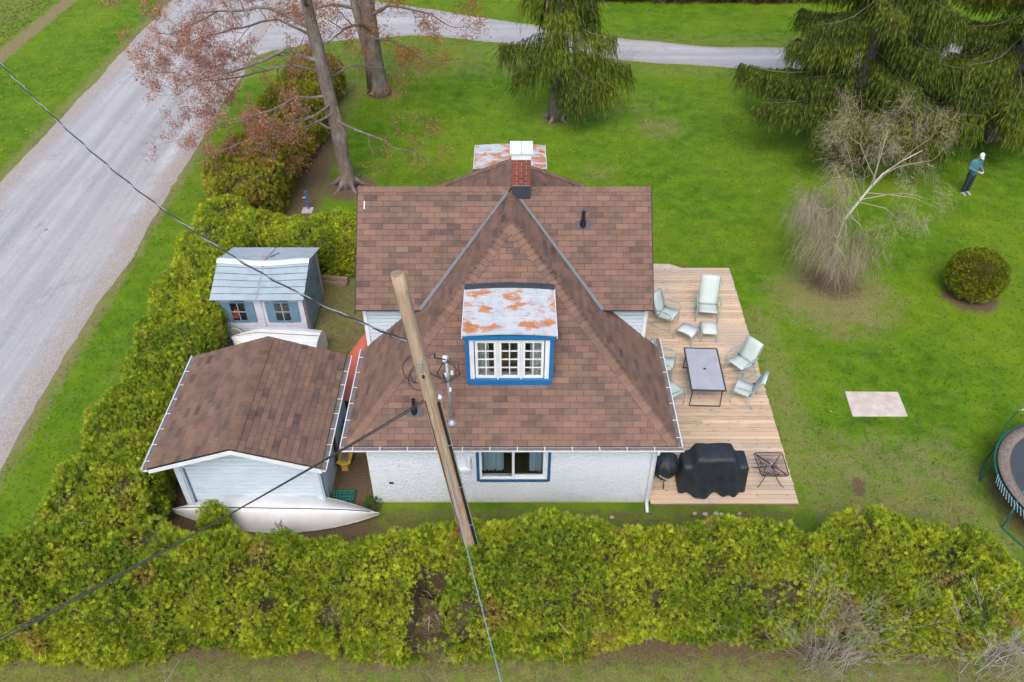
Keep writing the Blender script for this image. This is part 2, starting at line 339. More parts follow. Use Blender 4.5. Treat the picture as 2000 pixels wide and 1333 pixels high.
nearp = [(-14.4, 40.0), (-12.5, 42.4), (-8.5, 44.0), (-5, 44.5), (0, 43.3), (5.2, 41.1), (11, 40.0), (18, 39.9), (26, 40.4), (45, 43), (90, 50)]
farp = [(-14.4, 56), (-11, 52), (-8.5, 50.2), (-5, 48.7), (0, 46.6), (5.2, 44.2), (11, 42.8), (18, 42.7), (26, 43.6), (45, 46.5), (90, 54)]
rows = []
for i in range(len(nearp) - 1):
    k = max(2, int(abs(nearp[i + 1][0] - nearp[i][0]) / .5))
    for j in range(k):
        t = j / k; rows.append(((lerp(nearp[i][0], nearp[i + 1][0], t), lerp(nearp[i][1], nearp[i + 1][1], t), 0), (lerp(farp[i][0], farp[i + 1][0], t), lerp(farp[i][1], farp[i + 1][1], t), 0)))
strip('driveway', rows, 'gravel', .012, .6)

# ------------------------------------------------------------------ shingled roofs
EXP, TAB, THK = .143, .318, .011
def clip(poly, a, b, c):                       # keep a*x+b*y<=c
    out = []
    for i in range(len(poly)):
        p, q = poly[i], poly[(i + 1) % len(poly)]; fp, fq = a * p[0] + b * p[1] - c, a * q[0] + b * q[1] - c
        if fp <= 0: out.append(p)
        if fp * fq < 0: t = fp / (fp - fq); out.append((p[0] + (q[0] - p[0]) * t, p[1] + (q[1] - p[1]) * t))
    return out
def area(p): return .5 * abs(sum(p[i][0] * p[(i + 1) % len(p)][1] - p[(i + 1) % len(p)][0] * p[i][1] for i in range(len(p))))
class Shingles:
    def __init__(s): s.full = []; s.cut = []      # full: (origin, u, v, n, a0, b0, tone); cut: polygons
    def plane(s, O, u, v, plans, seed):
        """O eave origin, u along eave, v up the slope; plans: convex polygons in plan xy"""
        rr = random.Random(seed); O, u, v = Vector(O), Vector(u), Vector(v).normalized(); n = u.cross(v); vh = Vector((v.x, v.y)); cs = vh.length; vh /= cs
        tones = {}
        for plan in plans:
            P = [((Vector((x, y)) - O.xy).dot(u.xy), (Vector((x, y)) - O.xy).dot(vh) / cs) for x, y in plan]
            if sum(P[i][0] * P[(i + 1) % len(P)][1] - P[(i + 1) % len(P)][0] * P[i][1] for i in range(len(P))) < 0: P = P[::-1]
            amin, amax = min(p[0] for p in P), max(p[0] for p in P); bmin, bmax = min(p[1] for p in P), max(p[1] for p in P)
            for i in range(int(bmin / EXP) - 1, int(bmax / EXP) + 2):
                b0 = i * EXP; off = (i % 2) * TAB * .5 + math.sin(i * 12.9) * .012
                for j in range(int((amin - off) / TAB) - 1, int((amax - off) / TAB) + 2):
                    a0 = j * TAB + off
                    if (i, j) not in tones: tones[(i, j)] = min(1, max(0, rr.gauss(.55, .17)))
                    q = [(a0 + .004, b0 + .003), (a0 + TAB - .004, b0 + .003), (a0 + TAB - .004, b0 + EXP - .0035), (a0 + .004, b0 + EXP - .0035)]; A = area(q)
                    for k in range(len(P)):
                        p0, p1 = P[k], P[(k + 1) % len(P)]; ea, eb = p1[1] - p0[1], p0[0] - p1[0]
                        q = clip(q, ea, eb, ea * p0[0] + eb * p0[1])
                        if len(q) < 3: break
                    if len(q) < 3 or area(q) < .0008: continue
                    if abs(area(q) - A) < 1e-6: s.full.append((O, u, v, n, a0, b0, tones[(i, j)]))
                    else: s.cut.append((O, u, v, n, b0, tones[(i, j)], q))
    def build(s, parent, score, limit=300):
        s.full.sort(key=lambda q: score(q[0] + q[1] * q[4] + q[2] * q[5])); vars_ = []
        for k in range(12):
            mb = MB(); h0, h1 = THK, THK * .3; a1 = TAB - .004; b1 = EXP - .0035
            mb.add([(.004, .003, .001), (a1, .003, .001), (a1, b1, .001), (.004, b1, .001), (.004, .003, h0), (a1, .003, h0), (a1, b1, h1), (.004, b1, h1)], [(4, 5, 6, 7), (0, 1, 5, 4), (1, 2, 6, 5), (2, 3, 7, 6), (3, 0, 4, 7)])
            vars_.append(mb.mesh('shingle', M['shingle'], attrs={'tone': [k / 11] * 8}))
        for O, u, v, n, a0, b0, tone in s.full[:limit]:
            p = O + u * a0 + v * b0; mt = Matrix((u, v, n)).transposed().to_4x4(); mt.translation = p
            inst('shingle', vars_[int(round(tone * 11))], parent, mat=mt)
        mb = MB(); tn = []
        rest = [(O, u, v, n, b0, tone, [(a0 + .004, b0 + .003), (a0 + TAB - .004, b0 + .003), (a0 + TAB - .004, b0 + EXP - .0035), (a0 + .004, b0 + EXP - .0035)]) for O, u, v, n, a0, b0, tone in s.full[limit:]] + s.cut
        for O, u, v, n, b0, tone, q in rest:
            m = len(q); lo = [O + u * a + v * b + n * .001 for a, b in q]; hi = [O + u * a + v * b + n * (THK * (1 - .7 * (b - b0) / EXP)) for a, b in q]
            mb.add(lo + hi, [tuple(range(m, 2 * m))] + [(i, (i + 1) % m, m + (i + 1) % m, m + i) for i in range(m)]); tn += [tone] * (2 * m)
        o = bpy.data.objects.new('shingle_courses', mb.mesh('shingle_courses', M['shingle'], attrs={'tone': tn})); C.objects.link(o); o.parent = parent; kind(o, 'stuff')
def cap_run(p0, p1, nA, nB, parent, half=.165, name='cap_shingle', step=.15, seed=1):
    p0, p1 = Vector(p0), Vector(p1); d = (p1 - p0).normalized(); L = (p1 - p0).length; nA, nB = Vector(nA).normalized(), Vector(nB).normalized()
    wA = d.cross(nA).normalized(); wB = d.cross(nB).normalized()
    if wA.z > 0: wA = -wA
    if wB.z > 0: wB = -wB
    if (wA - wB).length < 1e-3: wB = -wB
    up = (nA + nB).normalized(); rr = random.Random(seed); ms = []
    for k in range(5):
        mb = MB(); cols = []
        for l, h in ((0, .038), (step * .985, .012)):
            for w, f in ((wA, 1), (wA, .35), (None, 0), (wB, .35), (wB, 1)):
                nn = up if w is None else (nA if w is wA else nB)
                base = d * l + (w * half * f if w else Vector()); cols.append((base + nn * .004, base + nn * h + (up * -.012 if w is None else Vector())))
        vs = [c[0] for c in cols] + [c[1] for c in cols]
        fs = [(10 + i, 11 + i, 16 + i, 15 + i) for i in range(4)] + [(i, i + 1, 11 + i, 10 + i) for i in range(4)] + [(0, 5, 15, 10), (4, 9, 19, 14)]
        ms.append(MB().add(vs, fs).mesh(name, M['shingle'], attrs={'tone': [.42 + k * .14] * 20}))
    for i in range(int(L / step)): inst(name, ms[min(4, max(0, int(rr.gauss(2, 1.1))))], parent, loc=p0 + d * step * i)

# ------------------------------------------------------------------ cottage
house = thing('cottage', 'white stucco cottage with brown shingle roofs and a blue framed dormer', 'house', (0, 17.8, 0))
HO = Vector((0, 17.8, 0))
class HB(MB):                                     # world coordinates in, children of the cottage out
    def build(s, name, mat, parent=None, **k):
        o = MB.build(s, name, mat, parent if parent else house, **k)
        if not parent: o.location = -HO
        return o
XL, XR, YF, ZE, PT = -3.78, 3.75, 12.5, 2.5, .945
XC = (XL + XR) / 2; HW = (XR - XL) / 2; YA = YF + HW; ZR = ZE + HW * PT; YM = 17.8; ZM = 6.10; MD = 2.23; MX0, MX1 = -3.8, 3.43
YB, YA2 = 2 * YM - YF, 2 * YM - YA; ZME = ZM - MD * PT; YE1, YE2 = YM - MD, YM + MD
xv = XL + (ZME - ZE) / PT; xv2 = XR - (ZME - ZE) / PT
plans = dict(
    front=[[(XL, YF), (XR, YF), (XC, YA)]], rear=[[(XL, YB), (XR, YB), (XC, YA2)]],
    lf=[[(XL, YF), (XL, 15.92), (xv, 15.92), (xv, YF + (xv - XL))], [(xv, YF + (xv - XL)), (xv, YE1), (XC, YM - .04), (XC, YA)]],
    rf=[[(XR, YF), (XR, 15.92), (xv2, 15.92), (xv2, YF + (XR - xv2))], [(xv2, YF + (XR - xv2)), (xv2, YE1), (XC, YM - .04), (XC, YA)]],
    ml=[[(MX0, YE1), (xv, YE1), (XC, YM), (MX0, YM)]], mr=[[(MX1, YE1), (xv2, YE1), (XC, YM), (MX1, YM)]])
mir = lambda pl: [[(x, 2 * YM - y) for x, y in p] for p in pl]
for a, b in (('lb', 'lf'), ('rb', 'rf'), ('mlb', 'ml'), ('mrb', 'mr')): plans[a] = mir(plans[b])
zf = dict(front=lambda x, y: ZE + (y - YF) * PT, rear=lambda x, y: ZE + (YB - y) * PT, lf=lambda x, y: ZE + (x - XL) * PT, rf=lambda x, y: ZE + (XR - x) * PT, ml=lambda x, y: ZM - (YM - y) * PT, mlb=lambda x, y: ZM - (y - YM) * PT)
zf['lb'] = zf['lf']; zf['rb'] = zf['rf']; zf['mr'] = zf['ml']; zf['mrb'] = zf['mlb']
rb = HB()
for k, pl in plans.items():
    for p in pl:
        q = [Vector((x, y, zf[k](x, y))) for x, y in p]
        if (q[1] - q[0]).cross(q[2] - q[1]).z < 0: q = q[::-1]
        rb.slab([w - Vector((0, 0, .03)) for w in q], (0, 0, .03))
roof = rb.build('roof', 'under')
sh = Shingles()
OO = dict(front=((XL, YF, ZE), (1, 0, 0), (0, 1, PT)), rear=((XR, YB, ZE), (-1, 0, 0), (0, -1, PT)), lf=((XL, YM, ZE), (0, -1, 0), (1, 0, PT)), rf=((XR, YF, ZE), (0, 1, 0), (-1, 0, PT)),
          lb=((XL, YB, ZE), (0, -1, 0), (1, 0, PT)), rb=((XR, YM, ZE), (0, 1, 0), (-1, 0, PT)), ml=((MX0, YE1, ZME), (1, 0, 0), (0, 1, PT)), mlb=((MX1, YE2, ZME), (-1, 0, 0), (0, -1, PT)))
OO['mr'] = OO['ml']; OO['mrb'] = OO['mlb']
for i, k in enumerate(plans): sh.plane(*OO[k], plans[k], 11 + i)
sh.build(roof, lambda p: (p - Vector((0, 0, 16.4))).length + (8 if abs(p.x - XC) > 3.6 - (p.y - YF) else 0))
nf, nl, nr, nb = (0, -PT, 1), (-PT, 0, 1), (PT, 0, 1), (0, PT, 1)
ap, ap2 = (XC, YA, ZR), (XC, YA2, ZR)
cap_run((XL + .06, YF + .06, ZE + .06), ap, nf, nl, roof, seed=2); cap_run((XR - .06, YF + .06, ZE + .06), ap, nf, nr, roof, seed=3)
cap_run((XL, YB, ZE), ap2, nb, nl, roof, seed=4); cap_run((XR, YB, ZE), ap2, nb, nr, roof, seed=5)
cap_run((XC, YA - .05, ZR), (XC, YM - .1, ZR), nl, nr, roof, seed=6); cap_run((XC, YA2, ZR), (XC, YM + .15, ZR), nl, nr, roof, seed=7)
cap_run((MX0, YM, ZM), (XC - .12, YM, ZM), nf, nb, roof, half=.13, seed=8); cap_run((MX1, YM, ZM), (XC + .55, YM, ZM), nf, nb, roof, half=.13, seed=9)
for sx, x0 in ((1, xv), (-1, xv2)):               # valleys
    a = Vector((x0, YE1 - .04, ZME)); b = Vector((XC - sx * .06, YM - .1, ZM - .1)); d = (b - a).normalized()
    nm = Vector((0, -PT, 1)).normalized(); wm = d.cross(nm).normalized() * (-sx); nw = Vector((-PT * sx, 0, 1)).normalized(); ww = d.cross(nw).normalized() * sx
    up = Vector((0, 0, .022)); mb = HB()
    mb.add([a + up, b + up, b + up + wm * .055, a + up + wm * .08, a + up + ww * .04, b + up + ww * .025], [(0, 1, 2, 3), (0, 1, 5, 4)])
    mb.build('valley_flashing', 'valley', thick=.004)
for y1, y2 in ((YM, YE1), (YM, YE2)):             # rake boards
    for x in (MX0 - .012, MX1 + .012):
        HB().slab([(x - .012, y1, ZM - .005), (x - .012, y2, ZME - .005), (x - .012, y2, ZME - .13), (x - .012, y1, ZM - .13)], (.024, 0, 0)).build('rake_board', 'under')
HB().box((-3.63, 17.45, ZM - .945 * .35 + .03), (.025, .2, .02), Matrix.Rotation(R(43), 3, 'X')).build('loose_tab', 'white')
# walls
WX0, WX1, WY = -3.42, 3.42, 12.86; wx0, wx1, wz0, wz1 = -.78, .85, .93, 1.98
mb = HB()
mb.bx(WX0, wx0, WY, WY + .18, .06, 2.55); mb.bx(wx1, WX1, WY, WY + .18, .06, 2.55); mb.bx(wx0, wx1, WY, WY + .18, .06, wz0); mb.bx(wx0, wx1, WY, WY + .18, wz1, 2.55)
mb.bx(WX0, WX0 + .18, WY + .18, 22.6, .06, 2.62); mb.bx(WX1 - .18, WX1, WY + .18, 22.6, .06, 2.62); mb.bx(WX0, WX1, 22.6, 22.74, .06, 2.55)
mb.build('wall', 'stucco')
mb = HB(); mb.bx(WX0 + .02, WX1 - .02, WY + .02, 22.7, 0, .06); mb.build('foundation', 'mortar')
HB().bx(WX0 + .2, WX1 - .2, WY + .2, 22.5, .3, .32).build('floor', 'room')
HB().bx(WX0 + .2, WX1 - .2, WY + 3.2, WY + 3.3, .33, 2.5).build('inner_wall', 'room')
for x0, x1, y0, y1 in ((-3.66, 3.36, 15.92, 16.02), (-3.66, 3.36, 19.58, 19.68)):      # upper walls of the cross gable
    HB().bx(x0, x1, y0, y1, 2.3, ZME + .2).build('upper_wall', 'shutter')
    for k in range(14):                           # lapped siding boards
        z0 = 2.42 + k * .115
        if y0 < 17:
            for a, b in ((-3.66, xv + .5), (xv2 - .5, 3.36)): HB().box(((a + b) / 2, y0 - .012, z0 + .06), (b - a, .03, .094)).build('siding_board', 'siding')
for x in (-3.66, 3.26):
    HB().slab([(x, 16.02, 2.5), (x, 19.58, 2.5), (x, 19.58, ZME + .3), (x, YM, ZM - .12), (x, 16.02, ZME + .3)], (.1, 0, 0)).build('gable_wall', 'siding')
for x in (-3.69, 3.30): HB().bx(x - .015, x + .075, 15.86, 15.905, 2.45, ZME + .12).build('corner_board', 'white')
HB().bx(MX0 + .05, xv + .25, YE1 + .02, 15.9, ZME - .02, ZME + .01).build('soffit', 'white'); HB().bx(xv2 - .25, MX1 - .05, YE1 + .02, 15.9, ZME - .02, ZME + .01).build('soffit', 'white')
# gutters
def gutter(p, q, out, parent, B=HB, strap=.42, off=0):
    p, q, out = Vector(p), Vector(q), Vector(out); d = (q - p).normalized(); up = Vector((0, 0, 1)); prof = [(0, -.012), (.0, -.06), (.015, -.075), (.085, -.075), (.11, -.045), (.115, .005), (.132, .008), (.132, -.004), (.12, -.01)]
    g = B().grid([[e + out * a + up * b for a, b in prof] for e in (p, q)]).build('gutter', 'gutter', parent, thick=.006)
    B().grid([[e + out * .006 + up * -.012, e + out * .106 + up * -.024] for e in (p + d * .01, q - d * .01)]).build('gutter_debris', 'gutter_in', g).location = (0, 0, 0)
    L = (q - p).length; k = int(L / strap)
    for i in range(k):
        c = p + d * (strap * (i + .5) + off); B().box(c + out * .062 + up * .006, (.02 if abs(d.x) > .5 else .13, .13 if abs(d.x) > .5 else .02, .006)).build('gutter_strap', 'gutter', g)
    return g
gutter((XL - .13, YF - .01, ZE - .01), (XR + .13, YF - .01, ZE - .01), (0, -1, 0), None, strap=.62)
gutter((XL + .01, YF, ZE - .01), (XL + .01, 15.85, ZE - .01), (-1, 0, 0), None, strap=.55); gutter((XR - .01, YF, ZE - .01), (XR - .01, 16.3, ZE - .01), (1, 0, 0), None, strap=.55)
HB().bx(XL + .03, XR - .03, YF + .02, YF + .05, ZE - .16, ZE - .03).build('fascia', 'white')
HB().bx(XL + .03, XR - .03, YF + .05, WY - .004, ZE - .16, ZE - .14).build('soffit', 'white')
for x in (XL + .03, XR - .06): HB().bx(x, x + .03, YF + .05, 15.9, ZE - .16, ZE - .03).build('fascia', 'white')
for a, b in ((XL + .06, WX0 - .004), (WX1 + .004, XR - .06)): HB().bx(a, b, YF + .06, 15.88, ZE - .159, ZE - .141).build('soffit', 'white')
mb = HB(); mb.tube([(3.33, YF - .07, 2.42), (3.33, YF - .05, 2.3), (3.33, WY - .07, 2.12), (3.33, WY - .06, .3), (3.33, WY - .10, .14), (3.33, WY - .34, .06)], .042, 8); mb.build('downspout', 'gutter')
# sliding window
mb = HB(); t = .05; y0, y1 = WY - .025, WY + .03
mb.bx(wx0 - .07, wx0, y0, y1, wz0 - .06, wz1 + .03); mb.bx(wx1, wx1 + .07, y0, y1, wz0 - .06, wz1 + .03); mb.bx(wx0, wx1, y0 - .01, y1, wz0 - .07, wz0); mb.build('window_trim', 'navy')
mb = HB(); y0, y1 = WY - .01, WY + .08
mb.bx(wx0, wx0 + .06, y0, y1, wz0, wz1); mb.bx(wx1 - .06, wx1, y0, y1, wz0, wz1); mb.bx(wx0 + .06, wx1 - .06, y0, y1, wz0, wz0 + .05); mb.bx(wx0 + .06, wx1 - .06, y0, y1, wz1 - .07, wz1); mb.bx(.0, .06, y0 + .005, y1 - .01, wz0 + .05, wz1 - .07); wf = mb.build('window_frame', 'white', bevel=.006)
mb = HB(); mb.bx(.06, wx1 - .06, y0 + .02, y1 - .02, wz0 + .05, wz0 + .12); mb.bx(wx1 - .11, wx1 - .06, y0 + .02, y1 - .02, wz0 + .12, wz1 - .07); mb.build('sash', 'white', bevel=.004)
for a, b, z in ((wx0 + .06, 0, wz0 + .05), (.06, wx1 - .11, wz0 + .12)): HB().bx(a, b, WY + .03, WY + .036, z, wz1 - .07).build('pane', 'glass', wf)
def curtain(a, b, y, z0, z1, B, mat='curtain', amp=.03):
    return B().grid([[(lerp(a, b, i / 24), y + amp * math.sin(i * 1.7) + amp * .5 * math.sin(i * .9), z) for i in range(25)] for z in (z0, z1)]).build('curtain', mat, smooth=True)
curtain(wx0 - .05, -.2, WY + .3, wz0 - .02, wz1 + .05, HB); curtain(.42, wx1 + .05, WY + .27, wz0 - .02, wz1 + .05, HB)
mb = HB(); mb.tube([(-1.02, WY - .05, 1.78), (-1.02, WY - .05, 1.4)], .055, 8); mb.box((-1.14, WY - .06, 1.36), (.32, .1, .09)); mb.build('conduit_box', 'white', bevel=.01)
HB().bx(-2.99, -2.88, WY - .02, WY + .01, .76, .82).build('wall_vent', 'black', bevel=.01)
# front and rear dormers
def dormer(sy):
    Y = lambda y: y if sy > 0 else 2 * YM - y
    def bx(mb, x0, x1, ya, yb, z0, z1): ya, yb = sorted((Y(ya), Y(yb))); mb.bx(x0, x1, ya, yb, z0, z1)
    x0, x1, yf, zb, zt = -1.03, .92, 13.52, 3.45, 4.90; yk = 14.88
    mb = HB(); q = [(yf + .05, zb), (yf + .05, zt), (yk, zt), (yk - .05, ZE + (yk - .05 - YF) * PT - .1)]
    for x in (x0 + .02, x1 - .06): mb.slab([(x, Y(a), b) for a, b in q], (.04, 0, 0))
    mb.build('dormer_cheek', 'blue')
    mb = HB(); rows = []
    for i in range(13):
        x = lerp(x0 - .05, x1 + .05, i / 12); ar = .055 * (1 - ((i - 6) / 6) ** 2)
        rows.append([(x, Y(lerp(yf - .07, yk + .12, j / 6)), zt + .07 + ar + .06 * j / 6) for j in range(7)])
    mb.grid(rows).build('dormer_roof', 'rust', thick=.03)
    for j in (2.1, 4.9):                           # lock seams across the tin
        HB().tube([(lerp(x0 - .04, x1 + .04, i / 8), Y(lerp(yf - .07, yk + .12, j / 6)), zt + .088 + .055 * (1 - ((i - 4) / 4) ** 2) + .06 * j / 6) for i in range(9)], .008, 5).build('roof_seam', 'rust')
    for x in (x0 - .065, x1 + .05): HB().slab([(x, Y(yf - .08), zt + .0), (x, Y(yf - .08), zt + .10), (x, Y(yk + .12), zt + .16), (x, Y(yk + .12), zt + .06)], (.015, 0, 0)).build('roof_edge', 'white')
    mb = HB(); mb.add([(lerp(x0 - .06, x1 + .06, i / 8), Y(yk + .10), zt + .14 + .05 * (1 - ((i - 4) / 4) ** 2)) for i in range(9)] + [(lerp(x0 - .06, x1 + .06, i / 8), Y(yk + .31), ZE + (yk + .31 - YF) * PT + .03 + .05 * (1 - abs(i - 4) / 4)) for i in range(9)], [(i, i + 1, 10 + i, 9 + i) for i in range(8)])
    mb.build('roof_flashing', 'flash', thick=.006)
    mb = HB(); bx(mb, x0 - .02, x1 + .02, yf - .06, yf + .1, zt - .06, zt + .055); mb.build('frieze_board', 'blue')
    mb = HB(); bx(mb, x0, x0 + .09, yf - .02, yf + .08, zb + .2, zt - .06); mb.build('corner_trim', 'blue'); mb = HB(); bx(mb, x1 - .09, x1, yf - .02, yf + .08, zb + .2, zt - .06); mb.build('corner_trim', 'blue')
    mb = HB(); bx(mb, x0 + .01, x1 - .01, yf - .045, yf + .09, zb + .11, zb + .2); bx(mb, x0 + .03, x1 - .03, yf - .02, yf + .09, zb - .06, zb + .11); mb.build('sill', 'blue', bevel=.006)
    a, b = x0 + .09, x1 - .09; z0, z1 = zb + .2, zt - .06
    mb = HB(); bx(mb, a, a + .10, yf - .01, yf + .06, z0, z1); bx(mb, b - .10, b, yf - .01, yf + .06, z0, z1); bx(mb, a + .10, b - .10, yf - .01, yf + .06, z1 - .06, z1)
    ww = (b - a - .2) / 3
    for k in (1, 2): bx(mb, a + .1 + ww * k - .02, a + .1 + ww * k + .02, yf - .025, yf + .06, z0 - .03, z1 - .06)
    mb.build('window_frame', 'white', bevel=.005)
    for k in range(3):
        s0, s1 = a + .1 + ww * k + .024, a + .1 + ww * (k + 1) - .024; c0, c1 = z0 + .01, z1 - .07
        mb = HB(); bx(mb, s0, s0 + .06, yf, yf + .05, c0, c1); bx(mb, s1 - .06, s1, yf, yf + .05, c0, c1); bx(mb, s0 + .06, s1 - .06, yf, yf + .05, c0, c0 + .07); bx(mb, s0 + .06, s1 - .06, yf, yf + .05, c1 - .06, c1)
        sa = mb.build('casement_window', 'white', bevel=.004); g0, g1, h0, h1 = s0 + .06, s1 - .06, c0 + .07, c1 - .06; pw, ph = (g1 - g0) / 2, (h1 - h0) / 4
        mb = HB(); bx(mb, (g0 + g1) / 2 - .011, (g0 + g1) / 2 + .011, yf + .006, yf + .04, h0, h1); mb.build('muntin', 'white', sa)
        for r in range(1, 4):
            for c in (0, 1): mb = HB(); xa = g0 + c * (pw + .011); bx(mb, xa, xa + pw - .011, yf + .006, yf + .04, h0 + r * ph - .011, h0 + r * ph + .011); mb.build('muntin', 'white', sa)
        for r in range(4):
            for c in (0, 1): mb = HB(); bx(mb, g0 + c * pw + .012 * c, g0 + (c + 1) * pw - .012 * (1 - c), yf + .02, yf + .025, h0 + r * ph + .011, h0 + (r + 1) * ph - .011); mb.build('pane', 'glass', sa)
    for ca, cb in ((a + .1, a + .1 + ww * .62), (b - .1 - ww * .62, b - .1)): curtain(ca, cb, Y(yf + .2), z0, z1, HB, 'sling2', .02)
    mb = HB(); bx(mb, x0 + .1, x1 - .1, yf + .06, yf + .3, z0 - .02, z0 + .02); mb.build('window_ledge', 'white')
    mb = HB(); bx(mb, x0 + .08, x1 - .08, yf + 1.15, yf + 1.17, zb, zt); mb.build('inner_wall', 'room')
dormer(1); dormer(-1)
# chimney
cx0, cx1, cy0, cy1 = .0, .45, 17.58, 18.03
ch = HB().bx(cx0 + .012, cx1 - .012, cy0 + .012, cy1 - .012, 5.6, 6.98).build('chimney', 'mortar')
bl, bh, mo = .205, .064, .0125; bm = {}
def brick(x0, x1, y0, y1, z, k):
    key = (round(x1 - x0, 3), round(y1 - y0, 3), k)
    if key not in bm:
        mb = MB(); mb.bx(0, x1 - x0, 0, y1 - y0, 0, bh); bm[key] = mb.mesh('brick', M['brick'])
    inst('brick', bm[key], ch, loc=(x0, y0, z))
for r in range(9):
    z = 6.27 + r * (bh + mo)
    cuts = [(cx0, cx0 + .219), (cx0 + .231, cx1)] if r % 2 else [(cx0, cx0 + .105), (cx0 + .117, cx0 + .333), (cx0 + .345, cx1)]
    for a, b in cuts:
        brick(a, b, cy0, cy0 + .05, z, 0); brick(a, b, cy1 - .05, cy1, z, 0)
    for a, b in ([(cy0 + .0625, cy0 + .219), (cy0 + .231, cy1 - .0625)] if r % 2 else [(cy0 + .0625, cy0 + .33), (cy0 + .345, cy1 - .0625)]):
        brick(cx0, cx0 + .05, a, b, z, 0); brick(cx1 - .05, cx1, a, b, z, 0)
mb = HB(); mb.bx(cx0 - .015, cx1 + .015, cy0 - .015, cy1 + .015, 6.962, 7.12); mb.build('chimney_collar', 'white', bevel=.008)
mb = HB(); mb.bx(cx0 - .05, (cx0 + cx1) / 2 - .002, cy0 - .05, cy1 + .05, 7.121, 7.2); mb.bx((cx0 + cx1) / 2 + .002, cx1 + .05, cy0 - .05, cy1 + .05, 7.121, 7.2); mb.build('chimney_cap', 'white', bevel=.008)
mb = HB(); mb.slab([(cx0 + .0, cy0 - .012, 6.255), (cx1 + .004, cy0 - .012, 6.255), (cx1 + .004, cy0 - .012, 5.72), (cx0 + .0, cy0 - .012, 5.99)], (0, .010, 0)); mb.build('chimney_flashing', 'flash')
# vent pipes
for x, y, zz in ((1.74, 17.1, ZM - .945 * .7), (-2.22, 13.07, ZE + .57 * PT)):
    n = Vector((0, -PT, 1)).normalized(); rot = Matrix((Vector((1, 0, 0)), Vector((0, 1, PT)).normalized(), n)).transposed()
    b_ = HB().box(Vector((x, y, zz)) + n * .02, (.36, .22, .012), rot).build('vent_flashing', 'flash')
    mb = HB(); mb.tube([(x, y, zz - .05), (x, y, zz + .14)], [.085, .062], 14); mb.tube([(x, y, zz + .1), (x, y, zz + .36)], .042, 14); mb.tube([(x, y, zz + .36), (x, y, zz + .39)], .05, 14); mb.build('vent_pipe', 'black', smooth=False)
# service mast through the roof
mx, my = -1.36, 12.9; mb = HB(); mb.tube([(mx, my, 2.6), (mx - .03, my, 4.75)], .035, 10); mb.build('service_mast', 'galv', smooth=True)
mb = HB(); mb.lathe([(.11, 0), (.09, .04), (.045, .1), (.038, .15)], (mx, my, 2.86), 14); mb.build('mast_flashing', 'galv')
mb = HB(); mb.tube([(mx - .03, my, 4.72), (mx - .03, my - .02, 4.86), (mx - .05, my - .12, 4.95), (mx - .06, my - .2, 4.9)], [.04, .055, .058, .04], 12); mb.build('weatherhead', 'white', smooth=True)
for k, (dx, dz, r) in enumerate(((.08, -.25, .035), (-.06, -.32, .035), (.02, -.75, .03))):
    mb = HB(); mb.tube([(mx + dx, my - .06, 4.75 + dz), (mx + dx - .0, my - .14, 4.75 + dz)], r, 10); mb.build('insulator', 'white')
for k, (a, b, c) in enumerate(((.16, .22, 0), (.24, .30, .05), (.12, .34, -.04))):
    mb = HB(); mb.tube([(mx - .05, my - .16, 4.9), (mx + a, my - .2, 4.85 + c), (mx + b * .8, my - .2, 4.55), (mx + .05, my - .18, 4.35 + c), (mx - .08 - c, my - .2, 4.3), (mx - .1, my - .16, 4.55)], .009, 6); mb.build('service_wire', 'cable')

def WB(root):                                     # builder: world coordinates in, child of root out
    class B(MB):
        def build(s, name, mat, parent=None, **k):
            o = MB.build(s, name, mat, parent if parent else root, **k)
            if not parent: o.location = -root.location
            return o
    return B
# ------------------------------------------------------------------ garage
gar = thing('garage', 'small white garage with brown shingle gable roof and pale blue board front', 'garage', (-6.25, 14.2, 0)); B = WB(gar)
GX0, GX1, GXC, GY0, GY1, GZE, GZR = -8.22, -4.3, -6.22, 12.1, 15.93, 2.2, 2.86; gp = (GZR - GZE) / (GXC - GX0)
mb = B()
for pl in ([(GX0, GY0), (GXC, GY0), (GXC, GY1), (GX0, GY1)], [(GX1, GY0), (GX1, GY1), (GXC, GY1), (GXC, GY0)]):
    mb.slab([(x, y, GZR - abs(x - GXC) * gp - .05) for x, y in pl], (0, 0, .05))
groof = mb.build('roof', 'under')
gs = Shingles()
gs.plane((GX0, GY1, GZE), (0, -1, 0), (1, 0, gp), [[(GX0, GY0), (GXC, GY0), (GXC, GY1), (GX0, GY1)]], 51)
gs.plane((GX1, GY0, GZR - (GX1 - GXC) * gp), (0, 1, 0), (-1, 0, gp), [[(GX1, GY0), (GX1, GY1), (GXC, GY1), (GXC, GY0)]], 52)
gs.build(groof, lambda p: (p - Vector((0, 0, 16.4))).length)
cap_run((GXC, GY0, GZR), (GXC, GY1, GZR), (-gp, 0, 1), (gp, 0, 1), groof, half=.14, seed=21)
gw0, gw1, gwy, gwb = -7.98, -4.55, 12.72, 15.75
mb = B(); mb.bx(gw0, gw0 + .1, gwy + .1, gwb, 0, GZE - .03); mb.build('side_wall', 'siding'); mb = B(); mb.bx(gw1 - .1, gw1, gwy + .1, gwb, 0, GZE - .01); mb.build('side_wall', 'siding')
mb = B(); mb.slab([(gw0, gwb, 0), (gw1, gwb, 0), (gw1, gwb, GZE + .06), (GXC, gwb, GZR - .06), (gw0, gwb, GZE + .06)], (0, .06, 0)); mb.build('back_wall', 'siding')
mb = B(); mb.slab([(gw0 + .01, gwy + .04, 0), (gw1 - .01, gwy + .04, 0), (gw1 - .01, gwy + .04, GZE + .04), (GXC, gwy + .04, GZR - .08), (gw0 + .01, gwy + .04, GZE + .04)], (0, .06, 0)); mb.build('front_wall', 'shutter')
z = .04
